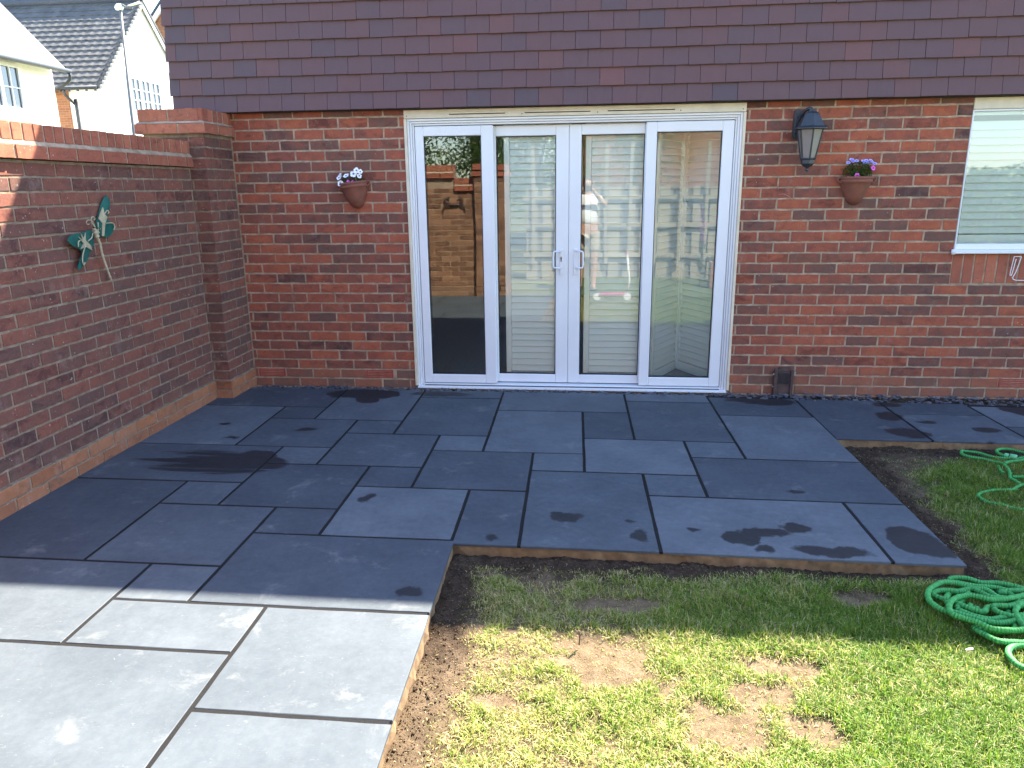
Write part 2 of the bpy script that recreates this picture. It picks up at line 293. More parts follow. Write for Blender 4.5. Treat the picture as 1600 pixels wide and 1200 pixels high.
DATA={'hose_near':[[[1.818,-2.73],[1.651,-2.78],[1.592,-2.758],[1.524,-2.751],[1.465,-2.739],[1.442,-2.717],[1.459,-2.695],[1.513,-2.696],[1.561,-2.719],[1.611,-2.718],[1.67,-2.742],[1.724,-2.774],[1.784,-2.79]],[[1.831,-2.827],[1.689,-2.839],[1.628,-2.858],[1.562,-2.887],[1.507,-2.895],[1.469,-2.882],[1.433,-2.871],[1.382,-2.892],[1.343,-2.935],[1.319,-2.982],[1.317,-3.017],[1.357,-3.038],[1.384,-3.062],[1.413,-3.089],[1.455,-3.1],[1.508,-3.09],[1.605,-3.055]],[[1.729,-2.947],[1.655,-2.902],[1.578,-2.856],[1.528,-2.86],[1.503,-2.824],[1.48,-2.784],[1.442,-2.758],[1.394,-2.762],[1.339,-2.799],[1.3,-2.852],[1.286,-2.901],[1.294,-2.94],[1.311,-2.97],[1.343,-2.98],[1.38,-3.002],[1.412,-3.024],[1.455,-3.035],[1.511,-3.021],[1.595,-2.984],[1.717,-2.91]],[[1.737,-2.875],[1.624,-2.898],[1.494,-2.922],[1.453,-2.958],[1.425,-2.948],[1.395,-2.924],[1.368,-2.887],[1.338,-2.869],[1.323,-2.847],[1.343,-2.824],[1.383,-2.811],[1.421,-2.821],[1.482,-2.794],[1.537,-2.797],[1.553,-2.837],[1.571,-2.856],[1.649,-2.849],[1.728,-2.829]],[[1.673,-2.989],[1.626,-2.956],[1.513,-2.984],[1.462,-2.995],[1.42,-2.986],[1.391,-2.964],[1.37,-2.936],[1.42,-2.869],[1.465,-2.817]],[[1.414,-2.789],[1.361,-2.867],[1.361,-2.894],[1.399,-2.864],[1.444,-2.805]],[[1.598,-3.124],[1.533,-3.13],[1.47,-3.133],[1.416,-3.135],[1.393,-3.097],[1.377,-3.051],[1.414,-3.067],[1.465,-3.068],[1.515,-3.045],[1.53,-2.989],[1.56,-2.91],[1.612,-2.846],[1.621,-2.804],[1.589,-2.791],[1.654,-2.773],[1.76,-2.771]],[[1.7,-2.999],[1.626,-2.987],[1.574,-2.993],[1.529,-2.986],[1.495,-2.967],[1.491,-2.942],[1.508,-2.928],[1.56,-2.923],[1.613,-2.893],[1.557,-2.962],[1.538,-3.037],[1.545,-3.078],[1.578,-3.104]],[[1.436,-2.895],[1.417,-2.936],[1.448,-2.913],[1.445,-2.933]],[[1.579,-3.159],[1.498,-3.139],[1.45,-3.154],[1.421,-3.189],[1.412,-3.222],[1.419,-3.25],[1.438,-3.281],[1.473,-3.322]]],'hose_far':[[[2.653,-1.198],[2.563,-1.173],[2.527,-1.148],[2.491,-1.107],[2.442,-1.099],[2.398,-1.13],[2.383,-1.175],[2.394,-1.223]],[[2.447,-1.261],[2.51,-1.24],[2.593,-1.245]],[[2.623,-1.253],[2.505,-1.282],[2.423,-1.309],[2.359,-1.334],[2.322,-1.367]],[[2.404,-1.264],[2.362,-1.251],[2.323,-1.233],[2.277,-1.183],[2.221,-1.149],[2.194,-1.151],[2.173,-1.201],[2.189,-1.243],[2.254,-1.275],[2.286,-1.309],[2.318,-1.347],[2.314,-1.417],[2.284,-1.496],[2.25,-1.572],[2.258,-1.603],[2.26,-1.643],[2.27,-1.659],[2.325,-1.62],[2.412,-1.578]],[[2.427,-1.549],[2.365,-1.545],[2.3,-1.545],[2.27,-1.548]],[[2.299,-1.64],[2.234,-1.679],[2.188,-1.721],[2.129,-1.738],[2.07,-1.751],[2.003,-1.782],[1.975,-1.809],[1.966,-1.854],[1.981,-1.904],[2.027,-1.931],[2.057,-1.959],[2.098,-1.993],[2.153,-2.025]],[[2.285,-1.38],[2.265,-1.44],[2.258,-1.488]]],'conn':[[2.394,-1.223],[2.442,-1.264]],'df_w1':[[-1.413,1.491],[-1.39,1.457],[-1.411,1.4],[-1.444,1.363],[-1.383,1.317],[-1.389,1.293],[-1.438,1.257],[-1.506,1.264],[-1.537,1.292],[-1.544,1.325],[-1.512,1.366],[-1.464,1.44],[-1.432,1.477]],'df_w2':[[-1.833,1.262],[-1.787,1.288],[-1.697,1.294],[-1.608,1.305],[-1.577,1.284],[-1.578,1.247],[-1.601,1.211],[-1.638,1.181],[-1.685,1.134],[-1.733,1.111],[-1.777,1.102],[-1.754,1.141],[-1.714,1.192],[-1.737,1.212],[-1.787,1.23]],'df_body':[[-1.574,1.312],[-1.573,1.27],[-1.557,1.227],[-1.551,1.174],[-1.535,1.11],[-1.517,1.055],[-1.503,1.016]],'df_ant1':[[-1.576,1.317],[-1.59,1.35],[-1.624,1.359],[-1.645,1.348],[-1.637,1.336],[-1.622,1.338]],'df_ant2':[[-1.576,1.317],[-1.598,1.346],[-1.596,1.371],[-1.577,1.375],[-1.566,1.363],[-1.577,1.358]],'df_leaf1':[[-1.467,1.425],[-1.461,1.387],[-1.443,1.368],[-1.466,1.335],[-1.49,1.265],[-1.509,1.266],[-1.489,1.336],[-1.517,1.361],[-1.494,1.393]],'df_leaf2':[[-1.742,1.278],[-1.706,1.256],[-1.711,1.292],[-1.693,1.264],[-1.668,1.294],[-1.678,1.254],[-1.635,1.223],[-1.628,1.194],[-1.68,1.217],[-1.737,1.212],[-1.703,1.237]],'df_curl1':[[-1.466,1.335],[-1.412,1.333],[-1.397,1.313],[-1.411,1.294]],'df_curl2':[[-1.461,1.387],[-1.441,1.406],[-1.428,1.396],[-1.438,1.387]],'df_curl3':[[-1.691,1.227],[-1.732,1.175],[-1.741,1.14],[-1.734,1.125],[-1.72,1.138]],'df_curl4':[[-1.658,1.248],[-1.618,1.264],[-1.602,1.286]],'df_curl5':[[-1.759,1.223],[-1.752,1.25],[-1.734,1.255]],'df_curl6':[[-1.533,1.343],[-1.536,1.315],[-1.519,1.305]],'stains':[[-2.152,-1.729,0.371,0.133],[-1.943,-1.64,0.143,0.138],[-2.081,-1.902,0.053,0.046],[-0.09,-2.298,0.084,0.065],[-0.149,-2.267,0.042,0.051],[0.237,-2.473,0.039,0.059],[0.201,-2.33,0.024,0.027],[-0.417,-2.532,0.046,0.025],[-1.1,-2.159,0.045,0.064],[0.485,-2.388,0.038,0.027],[0.684,-2.455,0.084,0.078],[0.758,-2.557,0.054,0.036],[0.751,-2.399,0.073,0.06],[0.822,-2.393,0.096,0.053],[0.938,-2.338,0.075,0.054],[1.034,-2.558,0.166,0.054],[1.422,-2.425,0.115,0.144],[1.474,-2.521,0.096,0.072],[1.361,-2.412,0.039,0.032],[2.004,-0.553,0.092,0.106],[1.97,-0.906,0.133,0.093],[2.085,-0.273,0.11,0.066],[-0.681,-3.03,0.052,0.047],[2.196,-0.68,0.065,0.042],[2.482,-0.819,0.102,0.054],[-1.699,-0.228,0.294,0.147],[-1.628,-0.383,0.086,0.103],[-1.826,-1.108,0.075,0.039],[-2.418,-1.041,0.043,0.027],[-2.238,-1.317,0.057,0.03],[-1.112,-0.191,0.243,0.073],[2.938,-0.342,0.128,0.196],[1.278,-0.261,0.204,0.102],[1.153,-0.22,0.182,0.087],[2.363,-1.105,0.148,0.06],[1.036,-1.927,0.051,0.033]]}
STAINS = [q_ for i_, q_ in enumerate(DATA['stains']) if i_ not in (0, 2)]
def slab_mat():
    m, t = new_mat('blue_limestone_paving'); b = NB(t); p = b.pos(); a = b.sep(b.attr('tint'))
    n1 = b.noise(p, 3.2, 6.0, 0.6); n2 = b.noise(p, 26.0, 6.0, 0.7); n3 = b.noise(p, 300.0, 3.0, 0.6)
    base = b.ramp(a[0], [(0.0, (0.043, 0.055, 0.071)), (0.5, (0.062, 0.077, 0.095)), (1.0, (0.092, 0.109, 0.129))])
    c = b.mix(b.math('MULTIPLY', b.math('SUBTRACT', n1, 0.40), 3.5, clamp=True), base, b.mix(1.0, base, (1.35, 1.32, 1.28, 1), 'MULTIPLY'))
    c = b.mix(b.math('MULTIPLY', b.math('SUBTRACT', n2, 0.35), 2.2, clamp=True), c, b.mix(1.0, c, (0.74, 0.76, 0.79, 1), 'MULTIPLY'))
    # white lime bloom patches + scuffs
    bl = b.math('MULTIPLY', b.math('SUBTRACT', b.noise(p, 4.5, 8.0, 0.72, dist=0.4), 0.575), 6.0, clamp=True)
    c = b.mix(b.math('MULTIPLY', bl, 0.38), c, (0.26, 0.27, 0.27, 1))
    sc = b.math('MULTIPLY', b.math('SUBTRACT', b.noise(b.scalev(p, (6, 14, 1)), 7.0, 5.0, 0.7, dist=1.5), 0.62), 9.0, clamp=True)
    c = b.mix(b.math('MULTIPLY', sc, 0.35), c, (0.30, 0.30, 0.30, 1))
    dk = b.math('MULTIPLY', b.math('SUBTRACT', b.noise(p, 55.0, 3.0, 0.6), 0.68), 12.0, clamp=True)
    c = b.mix(b.math('MULTIPLY', dk, 0.45), c, (0.03, 0.03, 0.033, 1))
    # hairline crack on the near slab
    # wet patches (each with an outline of its own)
    wv = b.n('ShaderNodeTexNoise'); b.put(wv, 'Vector', p); wv.inputs['Scale'].default_value = 7.0; wv.inputs['Detail'].default_value = 8.0; wv.inputs['Roughness'].default_value = 0.62
    off = b.n('ShaderNodeVectorMath', operation='MULTIPLY_ADD'); b.put(off, 0, wv.outputs['Color']); off.inputs[1].default_value = (0.17, 0.17, 0); 
    b.put(off, 2, p)
    off2 = b.n('ShaderNodeVectorMath', operation='SUBTRACT'); b.put(off2, 0, off.outputs[0]); off2.inputs[1].default_value = (0.085, 0.085, 0)
    q = off2.outputs[0]; wet = None
    for (sx, sy, rx, ry) in STAINS:
        v1 = b.n('ShaderNodeVectorMath', operation='SUBTRACT'); b.put(v1, 0, q); v1.inputs[1].default_value = (sx, sy, 0)
        v2 = b.n('ShaderNodeVectorMath', operation='MULTIPLY'); b.put(v2, 0, v1.outputs[0]); v2.inputs[1].default_value = (1/max(rx, .012), 1/max(ry, .012), 0)
        v3 = b.n('ShaderNodeVectorMath', operation='LENGTH'); b.put(v3, 0, v2.outputs[0])
        sz = min(max(rx, .02), max(ry, .02))
        e = b.math('MULTIPLY', b.math('SUBTRACT', 1.0, v3.outputs['Value']), sz*85.0)
        wet = e if wet is None else b.math('MAXIMUM', wet, e)
    # broom-streaked spill by the garden wall
    st = b.n('ShaderNodeVectorMath', operation='SUBTRACT'); b.put(st, 0, p); st.inputs[1].default_value = (-2.28, -1.74, 0)
    st2 = b.n('ShaderNodeVectorMath', operation='MULTIPLY'); b.put(st2, 0, st.outputs[0]); st2.inputs[1].default_value = (1/0.60, 1/0.21, 0)
    st3 = b.n('ShaderNodeVectorMath', operation='LENGTH'); b.put(st3, 0, st2.outputs[0])
    sn = b.noise(b.scalev(p, (0.9, 20.0, 1)), 1.6, 4.0, 0.6); sx_ = b.n('ShaderNodeSeparateXYZ'); b.put(sx_, 0, st.outputs[0])
    se = b.math('MULTIPLY', b.math('SUBTRACT', b.math('ADD', b.math('ADD', b.math('SUBTRACT', 1.0, st3.outputs['Value']), b.math('MULTIPLY', sn, 3.2)), b.math('MULTIPLY', sx_.outputs[0], 1.1)), 1.80), 5.0)
    se = b.math('MULTIPLY', se, b.math('MULTIPLY', b.math('SUBTRACT', 1.0, st3.outputs['Value']), 6.0, clamp=True))
    wet = b.math('MAXIMUM', wet, se)
    wetc = b.math('ADD', wet, 0.0, clamp=True)
    c = b.mix(b.math('MULTIPLY', wetc, 0.90), c, (0.008, 0.010, 0.014, 1))
    rough = b.math('SUBTRACT', b.math('ADD', 0.62, b.math('MULTIPLY', n2, 0.2)), b.math('MULTIPLY', wetc, 0.12))
    h = b.math('ADD', b.math('MULTIPLY', n2, 0.6), b.math('MULTIPLY', n3, 0.25))
    b.out(b.prin(c, rough, b.bump(h, 0.35, 0.003), spec=0.35)); return m
M_SLAB = slab_mat()
def joint_mat():
    m, t = new_mat('black_joint_sand'); b = NB(t); p = b.pos()
    n = b.noise(p, 420.0, 3.0, 0.7); n1 = b.noise(p, 12.0, 4.0)
    c = b.ramp(n, [(0.38, (0.004, 0.004, 0.005)), (0.72, (0.034, 0.034, 0.036))])
    b.out(b.prin(c, 0.95, b.bump(b.math('ADD', n, n1), 0.9, 0.004), spec=0.2)); return m
M_JOINT = joint_mat()
M_BED = simple('sandy_mortar_bed', (0.20, 0.125, 0.065), 0.95, var=0.35, vscale=22.0, bump=0.9, bscale=120)
def soil_mat():
    m, t = new_mat('soil'); b = NB(t); p = b.pos(); a = b.sep(b.attr('tint'))
    n = b.noise(p, 18.0, 8.0, 0.75); n2 = b.noise(p, 150.0, 5.0, 0.75); n3 = b.noise(p, 3.0, 3.0)
    dry = b.ramp(n, [(0.3, (0.11, 0.078, 0.047)), (0.5, (0.19, 0.138, 0.088)), (0.7, (0.28, 0.205, 0.135))])
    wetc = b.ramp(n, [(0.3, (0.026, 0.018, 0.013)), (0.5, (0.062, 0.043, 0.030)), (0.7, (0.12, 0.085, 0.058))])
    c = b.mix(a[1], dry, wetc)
    th = b.ramp(n2, [(0.3, (0.045, 0.045, 0.016)), (0.5, (0.11, 0.10, 0.038)), (0.7, (0.19, 0.17, 0.07))])
    c = b.mix(b.math('MULTIPLY', a[0], 0.75), c, th)
    b.out(b.prin(c, 0.97, b.bump(b.math('ADD', n, n2), 1.0, 0.012), spec=0.1)); return m
M_SOIL = soil_mat()
def clod_mat():
    m, t = new_mat('soil_crumb'); b = NB(t); p = b.pos(); a = b.sep(b.attr('tint'))
    c = b.ramp(a[0], [(0.0, (0.025, 0.017, 0.012)), (0.6, (0.068, 0.046, 0.030)), (1.0, (0.16, 0.115, 0.075))])
    b.out(b.prin(c, 0.97, b.bump(b.noise(p, 200.0, 4.0), 0.8, 0.003), spec=0.1)); return m
M_CLOD = clod_mat()
def blade_mat(name='grass_blade', stops=None):
    m, t = new_mat(name); b = NB(t); a = b.sep(b.attr('tint'))
    c = b.ramp(a[0], stops or [(0.0, (0.028, 0.080, 0.012)), (0.4, (0.090, 0.185, 0.018)), (0.68, (0.225, 0.315, 0.036)), (0.80, (0.33, 0.305, 0.10)), (1.0, (0.56, 0.47, 0.29))])
    d = b.prin(c, 0.55, spec=0.3)
    tr = b.n('ShaderNodeBsdfTranslucent'); b.put(tr, 0, b.mix(1.0, c, (1.1, 1.25, 0.6, 1), 'MULTIPLY'))
    mx = b.n('ShaderNodeMixShader'); mx.inputs[0].default_value = 0.35; b.put(mx, 1, d); b.put(mx, 2, tr.outputs[0])
    b.out(mx.outputs[0]); return m
M_BLADE = blade_mat()
M_LEAF = blade_mat('tree_leaf', [(0.0, (0.03, 0.07, 0.015)), (0.5, (0.065, 0.13, 0.022)), (1.0, (0.13, 0.20, 0.04))])
M_BARK = simple('bark', (0.16, 0.13, 0.10), 0.9, var=0.4, vscale=10, bump=0.8, bscale=30)
M_GROUND = simple('far_ground', (0.14, 0.15, 0.07), 0.95, var=0.4, vscale=0.8, bump=0.4, bscale=30)
def hose_mat():
    m, t = new_mat('green_fabric_hose'); b = NB(t); p = b.pos(); a = b.sep(b.attr('tint'))
    n = b.noise(p, 90.0, 4.0, 0.7)
    c = b.mix(a[0], (0.012, 0.12, 0.026, 1), (0.085, 0.44, 0.115, 1))
    c = b.mix(b.math('MULTIPLY', n, 0.55), c, (0.04, 0.26, 0.06, 1))
    b.out(b.prin(c, 0.65, b.bump(b.noise(p, 600.0, 2.0), 0.5, 0.001), spec=0.3)); return m
M_HOSE = hose_mat()
M_CONN = simple('green_plastic_connector', (0.14, 0.50, 0.22), 0.35, var=0.05)
def petal_mat(name, a_, b_):
    m, t = new_mat(name); b = NB(t); a = b.sep(b.attr('tint'))
    b.out(b.prin(b.mix(a[0], c4(a_), c4(b_)), 0.6, spec=0.2)); return m
M_PWHITE = petal_mat('white_petal', (0.16, 0.10, 0.25), (0.85, 0.85, 0.85))
M_PBLUE = petal_mat('violet_petal', (0.10, 0.06, 0.42), (0.45, 0.42, 0.78))
M_PPINK = petal_mat('magenta_petal', (0.28, 0.005, 0.16), (0.75, 0.16, 0.60))

# ------------------------------------------------------------------ brickwork
def brick(mb, O, U, N, u0, u1, z0, z1, mat, dark=0.3, jit=0.0019, depth=0.012, proud=0.0):
    t = random.random(); col = (t, rnd(0, 1) ** 1.5 * 1.0 if random.random() < dark else rnd(0, .25), random.random())
    nu = 6 if (u1-u0) > 0.12 else 3
    per = [(u0 + (u1-u0)*k/nu, z0) for k in range(nu)] + [(u1, z0)] + [(u1, z1)] + [(u1-(u1-u0)*k/nu, z1) for k in range(1, nu)] + [(u0, z1)]
    cu, cz = (u0+u1)/2, (z0+z1)/2; d = rnd(-0.0008, 0.0012)+proud; b = rnd(0.0022, 0.004)
    outer, inner = [], []
    for (u, z) in per:
        ju, jz = rnd(-jit, jit), rnd(-jit, jit)
        outer.append(O + U*(u+ju) + Vector((0, 0, z+jz)) - N*depth)
        iu = u + ju + (b if u < cu-1e-4 and abs(u-u0) < 1e-6 else (-b if abs(u-u1) < 1e-6 else 0)); iz = z + jz + (b if z < cz else -b)
        inner.append(O + U*iu + Vector((0, 0, iz)) + N*d)
    mid = [a*0.5 + o*0.5 + (N*(depth*0.42)) for a, o in zip(inner, outer)]
    n = len(per); V = inner + mid + outer
    F = [tuple(range(n))]
    for i in range(n):
        j = (i+1) % n; F.append((i, j, n+j, n+i)); F.append((n+i, n+j, 2*n+j, 2*n+i))
    mb.add(V, F, mat, col)
def course(mb, O, U, N, u0, u1, zb, phase, mat=0, bw=0.225, h=0.065, j=0.010, dark=0.35, holes=(), **kw):
    n0 = math.floor((u0-phase)/bw)-1; u = phase + n0*bw
    while u < u1:
        a, b_ = max(u + j/2, u0), min(u + bw - j/2, u1)
        segs = [(a, b_)]
        for (hx0, hx1, hz0, hz1) in holes:
            if hz0 < zb + h*0.5 < hz1:
                ns = []
                for (s, e) in segs:
                    if e <= hx0 or s >= hx1: ns.append((s, e)); continue
                    if s < hx0: ns.append((s, hx0))
                    if e > hx1: ns.append((hx1, e))
                segs = ns
        for (s, e) in segs:
            if e - s > 0.018:
                brick(mb, O, U, N, s, e, zb, zb+h, mat(zb) if callable(mat) else mat, dark, **kw)
        u += bw
X_, Y_, Z_ = Vector((1, 0, 0)), Vector((0, 1, 0)), Vector((0, 0, 1)); O0 = Vector((0, 0, 0))

house = thing('brick_house', 'red brick house with brown hung tiles above and white patio doors facing the slabs', 'house', (0, 0.14, 0))
DX0, DX1, WX0, WX1 = -1.352, 1.043, 2.515, 3.72
mb = MB(); FR = -Y_
for k in range(-1, 28):                       # mortar bed k sits at z = 2.01 - .075 k
    zb = 2.01 - 0.075*(k+1) + 0.005; odd = (k % 2 != 0)
    vents = [(-2.632, -2.407, 0.05, 0.15), (-1.752, -1.527, 0.05, 0.15), (2.945, 3.17, 0.05, 0.15)]
    pa = -1.620 + (0.1125 if odd else 0); pb = 1.180 + (0 if odd else 0.1125)
    h = 0.065 if k >= 0 else 0.05
    course(mb, O0, X_, FR, -2.66, DX0, zb, pa, 0, h=h, holes=vents)
    wh = [(WX0, WX1, 0.815, 2.1)] + vents
    course(mb, O0, X_, FR, DX1, 8.0, zb, pb, 0, h=h, holes=wh)
u = WX0 + 0.004
while u < WX1 + 0.05:                         # brick on end course under the window
    brick(mb, O0, X_, FR, u, u+0.065, 0.820, 1.024, 2, 0.2); u += 0.0745
FY = 0.0035
def wbox(x0, x1, z0, z1): mb.box(x0, x1, FY, 0.28, z0, z1, 1)
wbox(-3.0, DX0, -0.3, 2.053); wbox(DX1, WX0, -0.3, 2.053); wbox(WX0, WX1, -0.3, 1.026); wbox(WX1, 8.0, -0.3, 2.053); wbox(DX0, DX1, -0.3, 0.0)
mb.box(-3.0, 8.0, FY, 0.28, 2.053, 4.2, 1)
mb.box(-3.0, -2.8, 0.28, 8.0, -0.3, 4.15, 1); mb.box(7.8, 8.0, 0.28, 8.0, -0.3, 4.15, 1); mb.box(-3.0, 8.0, 8.0, 8.2, -0.3, 4.15, 1)
mb.build('wall', [M_BRICK, M_MORTAR, M_RED], house)
# terracotta air bricks
M_AIR = simple('red_terracotta', (.34, .055, .04), .7, bump=.3)
for vx, vz in ((-2.627, 0.0675), (-1.747, 0.0675), (2.95, 0.0675)):
    a = MB(); a.box(vx, vx+0.215, 0.004, 0.03, vz, vz+0.064, 1)
    for i in range(5): a.box(vx, vx+0.215, -0.003, 0.004, vz+0.001+i*0.0135, vz+0.0085+i*0.0135, 0, bev=0.001)
    for xx in (vx, vx+0.205): a.box(xx, xx+0.010, -0.0025, 0.0035, vz, vz+0.064, 0)
    a.build('air_brick', [M_AIR, M_DARKGAP], house)
mb = MB()
for P_ in ([(1.300, -.001, 1.438), (1.335, -.001, 1.441), (1.375, -.001, 1.422), (1.398, -.001, 1.400)], [(1.292, -.001, 1.502), (1.296, -.001, 1.470)]): mb.tube(spline(P_, .006), .0026, 6, flat=.6)
mb.build('chalk_mark', simple('pink_chalk', (.52, .27, .23), .9), house)
# hung tiles
mb = MB(); TW = 0.1678; G = 0.1170
for j in range(18):
    zb = 2.057 + j*G; ph = -2.894 if j % 2 == 0 else -2.812
    x = ph - TW*2
    while x < 8.05:
        a, b_ = max(x+0.0014, -3.058 if j % 2 else -3.046), min(x+TW-0.0014, 8.05)
        x += TW
        if b_-a < 0.02: continue
        dz, dy, ty = rnd(-.0016, .0016), rnd(-.0022, .0016), rnd(-.002, .002); rx = rnd(-.0012, .0012)
        yb, yt = -0.079+dy, -0.059+ty; zt = zb+0.163; th = 0.012
        nseg = 1
        V = [(a, yb, zb+dz-rx), (b_, yb, zb+dz+rx), (b_, yt, zt), (a, yt, zt), (a, yb+th, zb+dz-rx), (b_, yb+th, zb+dz+rx), (b_, yt+th, zt), (a, yt+th, zt)]
        c = (min(1, max(0, random.gauss(0.50, 0.19))), random.random(), 0)
        e = 0.0022
        V += [(a, yb+e, zb+dz-rx-e*0.3), (b_, yb+e, zb+dz+rx-e*0.3)]
        V[0] = (a, yb, zb+dz-rx+e); V[1] = (b_, yb, zb+dz+rx+e)
        mb.add(V, [(0, 1, 2, 3), (8, 9, 1, 0), (4, 5, 9, 8), (4, 7, 6, 5), (1, 9, 5, 6, 2), (0, 3, 7, 4, 8), (3, 2, 6, 7)], 0, c)
    # returns on the gable side
    y = -0.05 + (0.08 if j % 2 else 0)
    while y < 8.2:
        c = (min(1, max(0, random.gauss(0.50, 0.19))), random.random(), 0)
        V = [(-3.062, y, zb), (-3.062, y+TW-0.003, zb), (-3.042, y+TW-0.003, zb+.163), (-3.042, y, zb+.163), (-3.050, y, zb), (-3.050, y+TW-0.003, zb), (-3.030, y+TW-0.003, zb+.163), (-3.030, y, zb+.163)]
        mb.add(V, [(0, 3, 2, 1), (4, 5, 6, 7), (0, 1, 5, 4), (1, 2, 6, 5), (0, 4, 7, 3)], 0, c); y += TW
mb.box(-3.02, 8.0, -0.045, 0.0, 2.062, 4.19, 1)
mb.build('tile_hanging', [M_TILE, M_DARKGAP], house)
mb = MB(); mb.box(-3.03, 8.02, -0.062, -0.002, 2.052, 2.0605, 0); mb.build('shade_line_fillet', M_DARKGAP, house)  # near-black board paints the shaded line under the lowest tiles
# roof and gutter
mb = MB()
for sgn, y0, z0, y1, z1 in ((1, -0.24, 4.20, 4.0, 7.8), (-1, 8.44, 4.20, 4.0, 7.8)):
    mb.prism([(y0, z0), (y1, z1), (y1, z1-0.13), (y0, z0-0.10)], lambda p: (-3.2, p[0], p[1]), lambda p: (8.2, p[0], p[1]), 0)
rf = mb.build('roof', M_TILE, house)
mb = MB()
prof = [(-0.06*math.cos(a), -0.06*math.sin(a)) for a in [math.pi*i/8 for i in range(9)]]
mb.prism(prof + [(p[0]*0.93, p[1]*0.93) for p in prof[::-1]], lambda p: (-3.2, -0.27+p[0], 4.07+p[1]), lambda p: (8.2, -0.27+p[0], 4.07+p[1]))
mb.build('gutter', M_BLACKMETAL, rf)
for ga, gb_ in ((-2.99, -2.8), (7.8, 7.99)):
    mb = MB(); mb.prism([(0.28, 4.15), (8.0, 4.15), (4.14, 7.4)], lambda p: (ga, p[0], p[1]), lambda p: (gb_, p[0], p[1])); mb.build('gable', M_TILE, house)
# room behind the doors
mb = MB(); mb.box(-2.79, 7.79, 0.285, 5.0, -0.05, 0.02, 1); mb.box(-2.79, 7.79, 0.285, 5.0, 2.35, 2.45, 0); mb.box(-2.79, 7.79, 5.0, 5.1, -0.05, 2.45, 0)
mb.box(DX0, DX1, 0.06, 0.283, -0.05, 0.02, 1); mb.box(DX0, DX1, 0.125, 0.283, 2.03, 2.05, 0); mb.box(2.2, 2.3, 0.9, 5.0, 0.02, 2.35, 0)
mb.build('room', [M_PLASTER, M_CARPET], house)
mb = MB()                                         # skirting and dado inside catch a little light
mb.box(-2.785, -2.765, 0.3, 5.0, 0.02, 0.14, 0); mb.box(-2.76, 2.19, 4.98, 4.998, 0.02, 0.14, 0); mb.build('skirting', M_SHUT, house)

# ------------------------------------------------------------------ sliding patio doors
mb = MB()
mb.box(-1.352, 1.043, -0.012, 0.03, 1.992, 2.050, 1, bev=0.002)          # cream head
mb.box(-1.354, -1.334, -0.012, 0.03, 0.012, 1.990, 1, bev=0.002); mb.box(1.026, 1.045, -0.012, 0.03, 0.012, 1.990, 1, bev=0.002)
for x0, x1 in ((-1.02, -0.62), (-0.48, -0.02), (0.10, 0.56)):
    mb.box(x0, x1, -0.0175, -0.0125, 2.018, 2.031, 1, bev=0.002); mb.box(x0, x1, -0.0150, -0.0123, 2.0125, 2.0175, 2)
for x in (-1.33, -0.5, 0.03, 0.6, 1.02): mb.box(x-.003, x+.003, -0.0145, -0.0125, 2.006, 2.012, 2)
for i, (w_, yy) in enumerate(((0.016, 0.000), (0.016, 0.012), (0.014, 0.024))):   # stepped outer frame
    a = -1.333 + sum((0.016, 0.016, 0.014)[:i]); e = 1.025 - sum((0.016, 0.016, 0.014)[:i]); tz = 1.990 - sum((0.016, 0.016, 0.014)[:i])
    mb.box(a, a+w_-0.0015, yy, 0.12, 0.012, tz, 0, bev=0.0015); mb.box(e-w_+0.0015, e, yy, 0.12, 0.012, tz, 0, bev=0.0015)
    mb.box(a+w_, e-w_, yy, 0.12, tz-w_+0.0015, tz, 0, bev=0.0015)
mb.box(-1.333, 1.025, -0.028, 0.12, -0.005, 0.012, 0, bev=0.003); mb.box(-1.287, 0.98, 0.004, 0.12, 0.0125, 0.026, 0, bev=0.002)
mb.box(-1.28, 0.975, 0.0025, 0.0038, 0.014, 0.020, 2)
mb.build('door_frame', [M_PVC, M_CREAM, M_DARKGAP], house)
def ring(mb, x0, x1, z0, z1, gx0, gx1, gz0, gz1, y0, y1, mat, bev=0.004):
    mb.box(x0, gx0, y0, y1, z0, z1, mat, bev=bev); mb.box(gx1, x1, y0, y1, z0, z1, mat, bev=bev)
    mb.box(gx0, gx1, y0+0.0006, y1, z0, gz0, mat, bev=bev); mb.box(gx0, gx1, y0+0.0006, y1, gz1, z1, mat, bev=bev)
